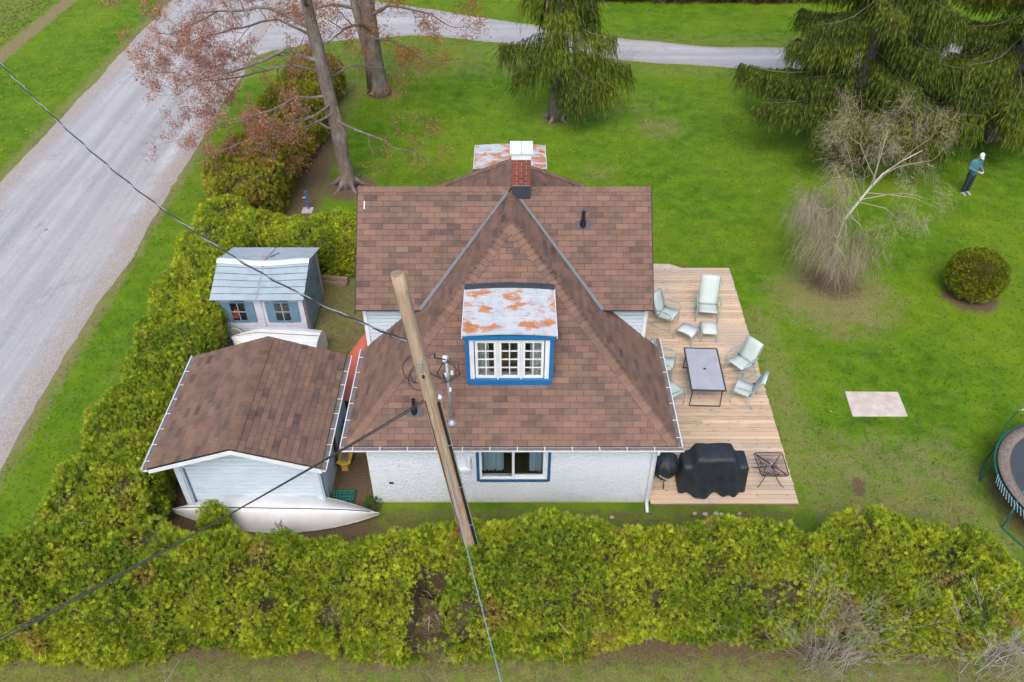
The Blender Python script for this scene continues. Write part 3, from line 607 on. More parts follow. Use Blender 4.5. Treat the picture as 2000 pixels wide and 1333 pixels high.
while z < 2.68:                                   # lapped boards of the front
    hw = 1.5 if z < 2.0 else max(.12, min(1.72, (GZR - .12 - z - .1) / gp)); B().box((GXC - .02, gwy + .018, z + .07), (2 * hw, .04, .113)).build('front_board', 'siding'); z += .14
for x in (gw0 + .1, gw1 - .1):
    sgn = 1 if x < GXC else -1
    mb = B(); mb.bx(x - .1, x + .1, gwy - .06, gwy + .03, 0, 2.12); mb.bx(x - .07, x + .07, gwy - .09, gwy - .061, 0, 2.05); mb.build('corner_post', 'siding', bevel=.01)
    B().tube([(x + sgn * .16, gwy - .05, 1.6), (x + sgn * .15, gwy - .05, 1.95), (x + sgn * .05, gwy - .05, 2.1), (x - sgn * .12, gwy - .05, 2.14)], .035, 6).build('brace', 'siding')
for sx, x1 in ((-1, GX0), (1, GX1)):
    B().slab([(GXC, GY0 + .0, GZR - .015), (x1, GY0 + .0, GZE - .015), (x1, GY0 + .0, GZE - .17), (GXC, GY0 + .0, GZR - .19)], (0, .03, 0)).build('barge_board', 'white')
    B().slab([(GXC, GY0 + .03, GZR - .16), (x1 + sx * -.02, GY0 + .03, GZE - .13), (x1 + sx * -.02, gwy + .03, GZE - .13), (GXC, gwy + .03, GZR - .16)], (0, 0, .02)).build('soffit', 'siding')
gutter((GX0, GY0 - .02, GZE - .01), (GX0, GY1, GZE - .01), (-1, 0, 0), None, B, .5); gutter((GX1, GY0 - .02, GZE - .01), (GX1, GY1, GZE - .01), (1, 0, 0), None, B, .5)
B().tube([(GX1 + .06, 14.3, 2.08), (GX1 - .02, 14.3, 1.8), (gw1 + .05, 14.2, 1.6), (gw1 + .06, 13.9, .2)], .035, 8).build('downspout', 'cable')

# ------------------------------------------------------------------ storage shed
shed = thing('storage_shed', 'pale grey plastic storage shed with sagging ridge and blue shutters', 'shed', (-7.5, 20.35, 0)); B = WB(shed)
SX0, SX1, SY0, SY1, SZE, SZR = -8.88, -6.12, 18.98, 21.7, 1.62, 2.12; SYC = 20.35
def sroof(x, y, up=0):
    t = 1 - abs(y - SYC) / (SYC - SY0); u = (x - SX0) / (SX1 - SX0)
    return SZE + (SZR - SZE) * t - .10 * math.sin(math.pi * u) ** 2 * t + up
for sy, y0 in ((1, SY0), (-1, SY1)):
    for k in range(6):                            # lapped roof panels
        for xa, xb in ((SX0, (SX0 + SX1) / 2 - .03), ((SX0 + SX1) / 2 + .03, SX1)):
            ya, yb = lerp(y0, SYC, k / 6), lerp(y0, SYC, (k + 1) / 6); mb = B()
            mb.grid([[(lerp(xa, xb, i / 6), y, sroof(lerp(xa, xb, i / 6), y, h)) for i in range(7)] for y, h in ((ya, .03), (yb, .006))]); mb.build('roof_panel', 'shedroof', thick=.012)
    mb = B(); xm = (SX0 + SX1) / 2; mb.grid([[(xm + dx, lerp(y0, SYC, j / 6), sroof(xm, lerp(y0, SYC, j / 6), .012)) for dx in (-.035, .035)] for j in range(7)]); mb.build('centre_seam', 'galv', thick=.01)
mb = B(); mb.grid([[(lerp(SX0 - .01, SX1 + .01, i / 14), SYC + dy, sroof(lerp(SX0, SX1, i / 14), SYC, h)) for dy, h in ((-.16, .0), (-.05, .055), (.02, .055), (.05, -.01))] for i in range(15)]); mb.build('ridge_cap', 'white', thick=.01)
B().box((-7.35, 20.95, sroof(-7.35, 20.95, .05)), (.06, .5, .02), Matrix.Rotation(R(-20), 3, 'X') @ Matrix.Rotation(R(-22), 3, 'Z')).build('loose_strip', 'galv')
for k in range(3): B().box((-7.6 - .03 * k, 20.7 + k * .16, sroof(-7.6, 20.7 + k * .16, .035)), (.2, .05, .012), Matrix.Rotation(R(-18), 3, 'X')).build('rust_patch', 'rust')
sw0, sw1, swy0, swy1 = -8.8, -6.2, 19.15, 21.55
mb = B(); mb.bx(sw0, sw1, swy0 + .04, swy0 + .07, .03, SZE + .05); mb.build('front_panel', 'sheddoor')
B().bx(sw0, sw1, swy1 - .04, swy1, .03, SZE + .04).build('back_panel', 'shedwall')
B().slab([(sw0, swy0 + .07, .03), (sw0, swy1 - .04, .03), (sw0, swy1 - .04, SZE + .04), (sw0, SYC, SZR - .05), (sw0, swy0 + .07, SZE + .05)], (.04, 0, 0)).build('end_panel', 'shedwall')
B().slab([(sw1 - .05, swy0 + .07, .03), (sw1 - .05, swy1 - .04, .03), (sw1 - .05, swy1 - .04, SZE + .04), (sw1 - .05, SYC, SZR - .05), (sw1 - .05, swy0 + .07, SZE + .05)], (.05, 0, 0)).build('end_panel', 'shedend')
for xa, xb in ((sw0 + .12, -7.56), (-7.44, sw1 - .12)):
    for k in range(13):
        z0 = .06 + k * .118; B().box(((xa + xb) / 2, swy0 + .03, z0 + .055), (xb - xa, .018, .106), Matrix.Rotation(R(-5), 3, 'X')).build('wall_board', 'shedwall')
for x in (sw0 + .05, -7.5, sw1 - .06): B().bx(x - .055, x + .055, swy0 - .005, swy0 + .039, .03, SZE + .02).build('corner_post', 'shedwall', bevel=.012)
for xc in (-8.17, -6.86):                         # shuttered windows
    w = B().bx(xc - .23, xc + .23, swy0 + .001, swy0 + .012, .74, 1.42).build('window', 'dark')
    for s in (-1, 1): B().box((xc + s * .36, swy0 - .005, 1.07), (.25, .03, .74)).build('shutter', 'shutter', bevel=.008)
    mb = B(); mb.bx(xc - .25, xc + .25, swy0 - .025, swy0 + .0, .70, .75); mb.slab([(xc - .26, swy0 - .025, 1.42), (xc + .26, swy0 - .025, 1.42), (xc + .2, swy0 - .025, 1.48), (xc, swy0 - .025, 1.505), (xc - .2, swy0 - .025, 1.48)], (0, .025, 0)); mb.bx(xc - .25, xc - .215, swy0 - .02, swy0, .75, 1.42); mb.bx(xc + .215, xc + .25, swy0 - .02, swy0, .75, 1.42); mb.build('window_frame', 'shutter', w)
    mb = B(); mb.bx(xc - .014, xc + .014, swy0 - .016, swy0 - .002, .75, 1.42); mb.bx(xc - .215, xc + .215, swy0 - .017, swy0 - .003, 1.07, 1.1); mb.build('muntin', 'sage', w)
    for a in (0, 1):
        for b in (0, 1): B().bx(xc - .21 + a * .225, xc - .015 + a * .225, swy0 - .008, swy0 - .004, .76 + b * .345, 1.06 + b * .355).build('pane', 'glass', w)
    if xc < -8: B().box((xc - .1, swy0 + .0005, 1.0), (.17, .004, .35), Matrix.Rotation(R(20), 3, 'Y')).build('stored_cloth', 'orange')
for ya, yb, a in ((19.5, 20.32, .0), (20.36, 21.2, .0)):      # double door on the end
    d = B().bx(sw1 + .002, sw1 + .04, ya, yb, .06, 1.68).build('door', 'sheddoor', bevel=.01)
    for k in range(3): B().bx(sw1 + .041, sw1 + .05, ya + .1, yb - .1, .14 + k * .5, .56 + k * .5).build('door_panel', 'sheddoor', d)
    B().tube([(sw1 + .045, ya + .4, .95), (sw1 + .1, ya + .4, .97), (sw1 + .1, ya + .4, 1.12), (sw1 + .045, ya + .4, 1.14)], .012, 6).build('door_handle', 'black', d)
for ya in (19.32, 21.3): B().bx(sw1 + .001, sw1 + .02, ya - .08, ya + .1, .04, 1.62).build('end_trim', 'shedend')

# ------------------------------------------------------------------ boats
def hull(L, W, H, stern=0., n=28, m=17, strake=False, sheer=.12):
    """upside-down hull along x, keel up; stern>0 keeps a flat transom of that width share at +x"""
    rows = []
    for i in range(n + 1):
        t = i / n; x = (t - .5) * L
        if stern: w = (1 - (1 - min(1, t / .62)) ** 2.0) ** .75 * lerp(1, stern, max(0, (t - .55) / .45) ** 1.6); h = lerp(.72, 1, min(1, t / .3)) if t < .3 else 1
        else:
            e = abs(2 * t - 1); w = (1 - e ** 2.1); h = 1 - .6 * e ** 5
        w = max(w, .012); row = []
        for j in range(m):
            a = math.pi * j / (m - 1); cy = -math.cos(a); sz = math.sin(a)
            ex = .62; y = W / 2 * w * (math.copysign(abs(cy) ** .8, cy) if stern else cy); zz = H * h * (abs(sz) ** ex if stern else (1 - abs(cy) ** 1.55))
            if strake: zz += .012 * (j % 2)
            e = abs(2 * t - 1); zz -= sheer * e ** 3 * (1 - abs(sz)) * 0
            row.append((x, y, max(zz, 0) + .0))
        rows.append(row)
    return rows
def lay(o, loc, rz=0, tilt=0): o.location = loc; o.rotation_euler = (tilt, 0, rz)
canoe = thing('canoe', 'long white overturned canoe lying in front of the garage', 'canoe'); rows = hull(5.1, .98, .44)
MB().grid(rows).build('hull', 'hull', canoe, smooth=True, thick=.012)
MB().tube([(r[8][0], r[8][1], r[8][2] + .004) for r in rows[1:-1]], .013, 6).build('keel', 'flash', canoe)
for s in (0, -1): MB().tube([(r[s][0], r[s][1], .012) for r in rows], .016, 6).build('gunwale', 'hullgrime', canoe)
for e in (0, -1): MB().tube([rows[e][8], tuple(Vector(rows[e][8]) * 1.0 + Vector((.02 * (1 if e else -1), 0, -.2))), (rows[e][8][0] * 1.004, 0, .02)], .016, 6).build('stem', 'hullgrime', canoe)
lay(canoe, (-5.78, 12.42, .2), R(-1.2), R(24))
rowb = thing('rowboat', 'white lapstrake rowboat overturned between garage and storage shed', 'boat'); rows = hull(2.7, 1.3, .82, .85, strake=True)
MB().grid(rows).build('hull', 'hull', rowb, thick=.015)
MB().poly([Vector(q) + Vector((.0, 0, 0)) for q in rows[-1]]).build('transom', 'hull', rowb, thick=.03)
for j in (2, 4, 6, 10, 12, 14): MB().tube([Vector(r[j]) + Vector((0, 0, .004)) for r in rows], .006, 5).build('strake', 'hullgrime', rowb)
MB().tube([(r[8][0], r[8][1], r[8][2]) for r in rows], .02, 6).build('keel', 'lumber', rowb)
lay(rowb, (-7.02, 18.45, 0), R(-5))
redb = thing('red_boat', 'faded red overturned boat lying along the left cottage wall', 'boat'); rows = hull(3.3, .95, .36, .8)
MB().grid(rows).build('hull', 'red', redb, smooth=True, thick=.012); MB().poly([Vector(q) - Vector((.06, 0, 0)) for q in rows[-1]]).build('transom', 'darkred', redb, thick=.02)
for s in (0, -1): MB().tube([(r[s][0], r[s][1], .015) for r in rows], .016, 6).build('gunwale', 'darkred', redb)
lay(redb, (-4.5, 17.75, 0), R(-95))

# ------------------------------------------------------------------ yard clutter on the left
wb = thing('garden_cart', 'black wheeled garden hose cart with green frame behind the garage', 'garden cart', (-8.35, 17.6, 0)); B = WB(wb)
B().lathe([(.26, 0), (.32, .34), (.34, .36)], (-8.35, 17.75, .16), 18).build('tub', 'black', smooth=True)
for s in (-1, 1): B().tube([(-8.35 + s * .36, 17.72, .16), (-8.35 + s * .42, 17.72, .16)], .16, 16).build('wheel', 'rubber')
B().tube([(-8.62, 17.45, .3), (-8.64, 17.9, .72), (-8.62, 18.3, 1.0), (-8.15, 18.3, 1.0), (-8.12, 18.2, .9), (-8.1, 17.6, .3)], .016, 8).build('push_handle', 'cable')
B().tube([(-8.66, 17.4, .55), (-8.02, 17.45, .55)], .022, 8).build('cross_bar', 'strap'); B().tube([(-8.4, 17.35, .3), (-8.42, 17.6, .85)], .02, 8).build('upright', 'greenp')
for k, m_ in enumerate(('greenp', 'strap', 'yellow')): B().tube([(-8.1 + .34 * math.cos(a) * (1 - .08 * k) + .1, 18.0 + .2 * math.sin(a * .7), .42 + .38 * math.sin(a) * (1 - .07 * k)) for a in [R(d) for d in range(0, 181, 15)]], .014, 6).build('hose', m_)
wb.location = (-8.62, 18.2, 0)
bn = thing('blue_bucket', 'blue plastic bucket with coiled green hose beside the garage wall', 'bucket', (-4.3, 15.0, 0)); B = WB(bn)
B().lathe([(.17, 0), (.2, .3), (.22, .42), (.2, .42), (.18, .3)], (-4.3, 15.0, 0), 20).build('tub', 'bluep', smooth=True)
for k in range(3): B().tube([(-4.3 + (.15 - .02 * k) * math.cos(a), 15 + (.15 - .02 * k) * math.sin(a), .4 + .03 * k) for a in [R(d) for d in range(0, 361, 20)]], .014, 6).build('hose_coil', 'greenp' if k < 2 else 'strap')
bn.location = (-4.46, 15.18, 0)
ty = thing('toy_sled', 'yellow plastic toy with blue and orange panel beside the garage', 'toy', (-4.32, 14.2, 0)); B = WB(ty)
B().grid([[(-4.32 + (u - .5) * .4 * (1 - .25 * abs(v - .5)), 13.85 + v * .9, .3 + .25 * (v - .2) ** 2 + .06 * math.cos(u * 6.28)) for u in [i / 8 for i in range(9)]] for v in [i / 10 for i in range(11)]]).build('body', 'yellow', smooth=True, thick=.05)
B().bx(-4.42, -4.2, 14.0, 14.35, .31, .33).build('panel', 'shutter')
for k in range(2): B().lathe([(.05, 0), (.05, .02)], (-4.31, 14.09 + k * .15, .331), 12).build('button', 'orange')
B().bx(-4.45, -4.19, 14.5, 14.72, .42, .5).build('seat', 'yellow', bevel=.03); B().bx(-4.40, -4.24, 13.9, 14.7, 0, .27).build('base', 'yellow')
cr = thing('lattice_crate', 'small dark green plastic lattice crate by the canoe tip', 'crate', (-4.2, 13.0, 0)); B = WB(cr)
for k in range(7): B().bx(-4.48 + k * .085, -4.455 + k * .085, 12.86, 13.16, .1, .13).build('slat', 'greenp')
for k in range(4): B().bx(-4.48, -3.95, 12.86 + k * .09, 12.885 + k * .09, .131, .15).build('slat', 'greenp')
B().bx(-4.48, -3.94, 12.85, 12.87, 0, .099).build('side', 'greenp'); B().bx(-4.48, -3.94, 13.15, 13.17, 0, .099).build('side', 'greenp'); B().bx(-4.5, -4.482, 12.85, 13.17, 0, .099).build('side', 'greenp')
sp = thing('wooden_stake', 'short pale wooden stake standing beside green lattice crate', 'stake', (-4.58, 13.05, 0)); WB(sp)().bx(-4.62, -4.54, 13.0, 13.06, 0, .42).build('shaft', 'lumber')
ln = thing('metal_bin_lid', 'round grey metal lid leaning on the garage front corner', 'lid', (-4.72, 12.6, 0)); WB(ln)().lathe([(.2, -.012), (.2, .012), (.05, .03)], (0, 0, 0), 24).build('disc', 'galv')
ln.children[0].location = (0, 0, .2); ln.children[0].rotation_euler = (R(72), 0, R(20))
for k, (x, y, z, a) in enumerate(((-5.95, 21.95, .07, -8), (-5.92, 22.1, .07, -10), (-5.93, 22.02, .21, -8))):
    mb = MB(); mb.box((0, 0, 0), (.95, .14, .135)); o = mb.build('timber', 'lumber', bevel=.008); lay(o, (x, y, z), R(a))
    tag(o, ['weathered timber lying nearest the shed door', 'weathered timber lying against the hedge foot by shed', 'weathered timber topmost of the pile by shed'][k], 'timber', 'timbers beside the shed')
bp = thing('blue_standpipe', 'thin blue standpipe with yellow tap handle by the hedge', 'standpipe', (-7.68, 26.7, 0)); B = WB(bp)
B().tube([(-7.68, 26.7, 0), (-7.68, 26.7, .74)], .035, 8).build('pipe', 'bluep'); B().tube([(-7.84, 26.7, .5), (-7.68, 26.68, .52)], .018, 6).build('tap_handle', 'yellow'); B().bx(-7.73, -7.63, 26.66, 26.74, .72, .77).build('head', 'bluep')
tag(MB().bx(-7.9, -7.5, 26.4, 26.8, -.02, .03).build('paving_stone', 'stone', bevel=.01), 'flat grey paving stone under the blue standpipe', 'stone')

# ------------------------------------------------------------------ deck
deck = thing('deck', 'pale wooden plank deck along the right side of the cottage', 'deck', (5.3, 17.7, 0)); B = WB(deck)
y = 12.74; k = 0; rr = random.Random(3)
while y < 22.6:
    xe = lerp(7.1, 7.38, (y - 12.74) / 9.9) + rr.uniform(-.012, .012); cuts = [3.43, xe]
    if k % 3 == 1: cuts = [3.43, rr.choice((5.2, 5.6, 4.8, 6.1)), xe]
    for a, b in zip(cuts[:-1], cuts[1:]):
        dz = rr.uniform(-.003, .003); B().bx(a + .002, b - .002, y, y + .128, .112 + dz, .15 + dz).build('plank', 'plank')
    y += .1425; k += 1
for yy in (12.78, 15.2, 17.7, 20.2, 22.55): B().bx(3.5, 7.0, yy, yy + .05, .0, .108).build('joist', 'lumber')
B().slab([(7.0, 12.76, .0), (7.27, 22.6, .0), (7.27, 22.6, .105), (7.0, 12.76, .105)], (.04, 0, 0)).build('edge_joist', 'lumber')
tag(MB().slab([(3.6, 22.7, -.02), (5.9, 22.75, -.02), (5.4, 23.05, -.02), (3.6, 23.1, -.02)], (0, 0, .09)).build('concrete_step', 'concrete', bevel=.01), 'grey concrete step at the far end of the deck', 'step')
tag(MB().slab([(9.43, 15.85, -.03), (10.96, 15.85, -.03), (11.03, 16.8, -.03), (9.52, 16.82, -.03)], (0, 0, .07)).build('concrete_slab', 'concrete', bevel=.01), 'bare rectangular concrete slab set in the lawn', 'slab')

# ------------------------------------------------------------------ patio furniture
ZD = .152
def chair(label, x, y, head, tall=0., group='sage sling chairs on the deck'):
    c = thing('sling_chair', label, 'chair', (x, y, ZD), R(head + 90), group); w = .27; hb = .98 + tall
    back = [(.20, .40), (.25, .47), (.31 + tall * .2, .70), (.39 + tall * .5, hb - .08), (.43 + tall * .6, hb), (.47 + tall * .6, hb + .005), (.5 + tall * .6, hb - .05)]
    seat = [(-.27, .415), (-.24, .43), (-.1, .405), (.1, .385), (.2, .39)]
    MB().grid([[(s * w * 1., yy, zz) for s in (-1, -.33, .33, 1)] for yy, zz in seat]).build('seat', 'sling', c, smooth=True, thick=.018)
    MB().grid([[(s * w * 1., yy, zz) for s in (-1, -.33, .33, 1)] for yy, zz in back]).build('backrest', 'sling', c, smooth=True, thick=.02)
    MB().tube([(-w, .47 + tall * .6, hb - .015), (w, .47 + tall * .6, hb - .015)], .036, 10).build('headrest', 'sling', c, smooth=True)
    for s in (-1, 1):
        X = s * (w + .03)
        MB().tube([(X, -.24, .42), (X, .2, .385), (X, .30 + tall * .2, .70), (X, .43 + tall * .6, hb)], .013, 7).build('side_rail', 'sage', c)
        MB().tube([(X + s * .04, .30, .63), (X + s * .05, -.02, .635), (X + s * .05, -.2, .625), (X + s * .045, -.26, .58), (X + s * .04, -.27, .012), (X + s * .04, .36, .012), (X + s * .035, .12, .4)], .0135, 7).build('leg', 'sage', c)
        MB().box((X + s * .05, .03, .645), (.05, .38, .02)).build('armrest', 'sage', c, bevel=.006)
        MB().box((X - s * .02, .19, .42), (.02, .03, .03)).build('joint', 'black', c)
    MB().tube([(-w - .03, -.2, .39), (w + .03, -.2, .39)], .012, 6).build('cross_bar', 'sage', c); MB().tube([(-w - .03, .2, .36), (w + .03, .2, .36)], .012, 6).build('cross_bar', 'sage', c)
    return c
chair('sage sling chair turned toward the ottomans at the far deck end', 4.8, 19.75, -33)
chair('tall reclining sage sling chair facing the camera above the ottoman', 6.1, 20.02, -98, .22)
chair('sage sling chair with high rolled back at the right of the table, farther one', 6.6, 17.5, 216)
chair('sage sling chair at the table corner nearest the lawn edge', 6.48, 16.42, 155)
chair('sage sling chair half under the eave at the left of the table, farther one', 4.38, 17.45, -18)
chair('sage sling chair half under the eave at the left of the table, nearer one', 4.38, 16.35, 30)
def ottoman(label, x, y, head):
    c = thing('ottoman', label, 'ottoman', (x, y, ZD), R(head + 90), 'sling ottomans'); pts = [(-.27, .30), (-.22, .36), (-.1, .385), (.1, .385), (.22, .36), (.27, .30)]
    MB().grid([[(s * .21, a, b) for s in (-1, 0, 1)] for a, b in pts]).build('seat', 'sling2', c, smooth=True, thick=.015)
    for s in (-1, 1): MB().tube([(s * .235, -.30, .012), (s * .235, -.285, .26), (s * .235, -.22, .365), (s * .235, 0, .395), (s * .235, .22, .365), (s * .235, .285, .26), (s * .235, .30, .012)], .015, 7).build('leg', 'sage', c)
    for a in (-.2, .2): MB().tube([(-.235, a, .34), (.235, a, .34)], .011, 6).build('cross_bar', 'sage', c)
ottoman('pale sling ottoman standing askew left of the other one', 5.3, 19.0, -38); ottoman('pale sling ottoman square in front of the reclining chair', 5.98, 19.12, -95)
tb = thing('patio_table', 'rectangular grey patio table with charcoal sled legs', 'table', (5.39, 16.88, ZD), R(-2.5))
MB().box((0, 0, .70), (.88, 1.68, .012)).build('table_top', 'tabletop', tb)
mb = MB(); mb.bx(-.485, -.44, -.885, .885, .68, .715); mb.bx(.44, .485, -.885, .885, .68, .715); mb.bx(-.44, .44, -.885, -.84, .68, .715); mb.bx(-.44, .44, .84, .885, .68, .715); mb.build('rim', 'char', tb, bevel=.008)
for s in (-1, 1): MB().tube([(-.4, s * .74, .68), (-.42, s * .78, .02), (.42, s * .78, .02), (.4, s * .74, .68)], .022, 6).build('leg', 'char', tb)
MB().lathe([(.035, 0), (.035, .006)], (0, 0, .707), 14).build('umbrella_hole', 'black', tb)
it = thing('glass_side_table', 'square glass side table with scrolled black iron legs', 'side table', (6.51, 13.57, ZD))
t_ = NT('smoked_glass'); t_.base((.72, .70, .72), .02); t_.b.inputs['Transmission Weight'].default_value = 1; t_.b.inputs['IOR'].default_value = 1.1
MB().box((0, 0, .5), (.66, .7, .008)).build('table_top', t_.m, it)
MB().tube([(-.34, -.34, .5), (-.3, -.38, .5), (.3, -.38, .5), (.35, -.34, .5), (.36, .34, .5), (.32, .38, .5), (-.32, .38, .5), (-.36, .34, .5), (-.34, -.34, .5)], .014, 8).build('rim', 'iron', it)
MB().tube([(-.33, .36, .485), (.33, -.36, .485)], .014, 6).build('brace', 'iron', it)
for sx in (-1, 1):
    for sy in (-1, 1):
        MB().tube([(sx * .30, sy * .32, .48), (sx * .2, sy * .22, .36), (sx * .12, sy * .13, .26), (sx * .16, sy * .18, .16), (sx * .28, sy * .30, .02), (sx * .33, sy * .34, .012)], .011, 6).build('leg', 'iron', it)
        MB().tube([(sx * (.13 + .07 * math.cos(a)), sy * (.14 + .02 * math.cos(a)), .3 + .07 * math.sin(a)) for a in [R(d) for d in range(0, 331, 30)]], .008, 5).build('scroll', 'iron', it)
MB().tube([(.13 * math.cos(R(d)), .13 * math.sin(R(d)), .26) for d in range(0, 361, 20)], .010, 6).build('ring', 'iron', it); MB().lathe([(.02, 0), (.015, .02)], (0, 0, .505), 10).build('umbrella_hole', 'white', it)
# covered grills
def big_cover():
    rows = []; n, m = 56, 48
    for i in range(n + 1):
        u = i / n; row = []; x = lerp(-.80, .80, u)
        top = .93 + (.27 / (1 + math.exp((abs(x + .02) - .51) * 34))) + .012 * math.sin(x * 9)
        end = min(1, min(u, 1 - u) / .06); end = end ** .5
        for j in range(m + 1):
            v = j / m                               # front hem -> top -> back hem
            yt = .30
            fold = .05 * math.sin(x * 8.5 + 1.3) + .03 * math.sin(x * 19 + .5) + .035 * noise.noise(Vector((x * 5, 3.1, 0)))
            if v < .42: k = v / .42; yy = lerp(-.40 + fold * 1.1 - .13 * math.exp(-((x + .25) / .12) ** 2), -yt + .03, k ** .7); zz = lerp(.02 + .05 * noise.noise(Vector((x * 4, 0, 9))) ** 2 + .03, top - .03, k)
            elif v < .58: k = (v - .42) / .16; yy = lerp(-yt + .03, yt, k); zz = top + .02 * math.sin(k * math.pi)
            else: k = (v - .58) / .42; yy = lerp(yt, .38 + fold * .5, k); zz = lerp(top, .03, k)
            zz += .01 * noise.noise(Vector((x * 7, yy * 7, zz * 7))); 
            if i in (0, n): zz = lerp(.04, min(zz, top - .04), .95)
            row.append((x - .0 + (.04 * (1 - zz) * (1 if u > .5 else -1) * (1 - end)), yy * (.82 + .18 * end), max(zz, .012)))
        rows.append(row)
    mb = MB(); mb.grid(rows); c = m + 1
    mb.f.append(tuple(range(c))[::-1]); mb.f.append(tuple(n * c + k for k in range(c))); return mb
g = thing('covered_grill', 'large barbecue grill under a draped black cover', 'grill', (4.98, 13.35, ZD)); big_cover().build('cover', 'cover', g, smooth=True)
for sx in (-.55, .55):
    for sy in (-.2, .2): MB().box((sx, sy, .06), (.05, .05, .12)).build('leg', 'char', g)
g = thing('covered_kettle_grill', 'small round kettle grill under a gathered black cover by the wall', 'grill', (3.8, 13.42, ZD))
pl = lambda a, z: 1 + (.07 * math.sin(a * 9 + z * 3) + .04 * math.sin(a * 17 + 1)) * (1 if z < .75 else .9 * max(0, (1.02 - z) / .27)) + .03 * math.sin(a * 3)
MB().lathe([(.10, .18), (.2, .3), (.27, .48), (.32, .66), (.335, .74), (.31, .83), (.24, .92), (.13, .985), (.04, 1.02), (.01, 1.025)], (0, 0, 0), 72, pl).build('cover', 'cover', g, smooth=True)
for a in (30, 150, 270): MB().tube([(.13 * math.cos(R(a)), .13 * math.sin(R(a)), .4), (.24 * math.cos(R(a)), .24 * math.sin(R(a)), .01)], .013, 6).build('leg', 'char', g)
mb = MB()
for k in range(5):                                 # pale worn lettering, a row of short strokes on the skirt
    a = R(-118 + k * 7.5); z = .60 - k * .022; r = .35; n_ = Vector((math.cos(a), math.sin(a), 0)); s_ = Vector((-math.sin(a), math.cos(a), -.3)).normalized(); p = n_ * r + Vector((0, 0, z)); u_ = n_.cross(s_)
    mb.slab([p - s_ * .013 - u_ * .02, p + s_ * .013 - u_ * .02, p + s_ * .013 + u_ * .02, p - s_ * .013 + u_ * .02], n_ * .006)
mb.build('printed_name', 'sling2', g)
# ------------------------------------------------------------------ trampoline
tr = thing('trampoline', 'round trampoline with dark mat and bent safety poles at the right edge', 'trampoline', (14.0, 12.72, 0)); Rr = 2.14
ring = lambda r, z, n=64: [(r * math.cos(2 * math.pi * k / n), r * math.sin(2 * math.pi * k / n), z) for k in range(n + 1)]
MB().poly(ring(1.82, .845)[:-1]).build('jumping_mat', 'matt', tr, thick=.006)
MB().grid([[Vector(ring(r, z)[k]) for r, z in ((1.80, .86), (1.9, .885), (2.08, .88))] for k in range(65)]).build('rim_pad', 'pad', tr, smooth=True, thick=.02)
MB().tube(ring(Rr, .84), .028, 8, False).build('frame_ring', 'greenm', tr)
for k in range(40):
    a0, a1 = R(172 + k * 2.6), R(172 + k * 2.6 + 3.5)
    MB().tube([(Rr * 1.012 * math.cos(a0), Rr * 1.012 * math.sin(a0), .90), (Rr * 1.03 * math.cos(a1), Rr * 1.03 * math.sin(a1), .74)], .011, 4).build('spring_strap', 'strap', tr)
for k in range(6):
    a = R(196 + k * 60); b = a + R(22); q = lambda t, z, r=Rr: (r * math.cos(t), r * math.sin(t), z)
    MB().tube([q(a, .84), q(a, .05, 2.2), q(a, .02, 2.2), q((a + b) / 2, .02, 2.2), q(b, .02, 2.2), q(b, .05, 2.2), q(b, .84)], .022, 7).build('leg', 'greenm', tr)
    MB().tube([q(a, .3, 2.17), q(a - .02, .9, 2.17), q(a - .02, 1.5, 2.18), q(a, 2.0, 2.1), q(a + .18, 2.35, 1.85), q(a + .3, 2.5, 1.5)], .014, 7).build('net_pole', 'greenm' if k % 2 else 'galv', tr)
    MB().tube([q(a - .005, 1.95, 2.11), q(a + .05, 2.10, 2.03)], .022, 7).build('pole_sleeve', 'white', tr)

# ------------------------------------------------------------------ utility pole and wires
up_ = thing('utility_pole', 'leaning weathered wooden utility pole rising through the front hedge', 'utility pole', (-.70, 10.45, 0)); B = WB(up_)
pb, pt = Vector((-.70, 10.45, 0)), Vector((-1.83, 10.6, 8.7)); pat = lambda z: pb.lerp(pt, z / 8.7); prad = lambda z: lerp(.152, .115, z / 8.7)
B().tube([pat(8.7 * i / 24) + Vector((.012 * noise.noise(Vector((i * .7, 0, 0))), 0, 0)) for i in range(25)], [prad(8.7 * i / 24) * (1 + .02 * noise.noise(Vector((i, 5, 0)))) for i in range(25)], 24).build('shaft', 'pole', smooth=True)
B().lathe([(.108, 0), (.09, .004), (.06, .012)], tuple(pat(8.7)), 20).build('end_grain', 'lumber')
ax = (pt - pb).normalized(); rt = Vector((.93, -.36, .05)).normalized()
B().tube([pat(z) + rt * (prad(z) + .022) for z in (.3, 1.5, 3, 4.5, 5.4, 5.9)], .03, 8).build('cable_guard', 'black'); B().tube([pat(z) + rt * (prad(z) + .05) + Vector((.02, .01, 0)) for z in (.3, 1.5, 3, 4.5, 5.7, 6.1)], .011, 6).build('ground_wire', 'alu')
lf = Vector((-.6, -.8, 0)).normalized(); fr = Vector((.1, -1, 0)).normalized()
B().tube([pat(z) + lf * (prad(z) + .008) for z in (.4, 2, 4, 5.5, 6)], .008, 5).build('down_lead', 'cable'); B().tube([pat(z) + fr * (prad(z) + .006) for z in (2.5, 4, 5.5, 6.5, 6.9)], .007, 5).build('down_lead', 'alu')
for z in (1.2, 2.4, 3.6, 4.8): B().tube([pat(z) + rt * (prad(z) + .02) + Vector((-.05, -.05, 0)), pat(z) + rt * (prad(z) + .065), pat(z) + rt * (prad(z) + .02) + Vector((.02, .07, 0))], .007, 5).build('clamp', 'galv')
B().box(pat(6.85) + fr * (prad(6.85) + .02), (.07, .05, .22)).build('bracket', 'galv', bevel=.01); B().tube([pat(6.62) + fr * (prad(6.6) + .0), pat(6.62) + fr * (prad(6.6) + .05)], .025, 8).build('bolt', 'black')
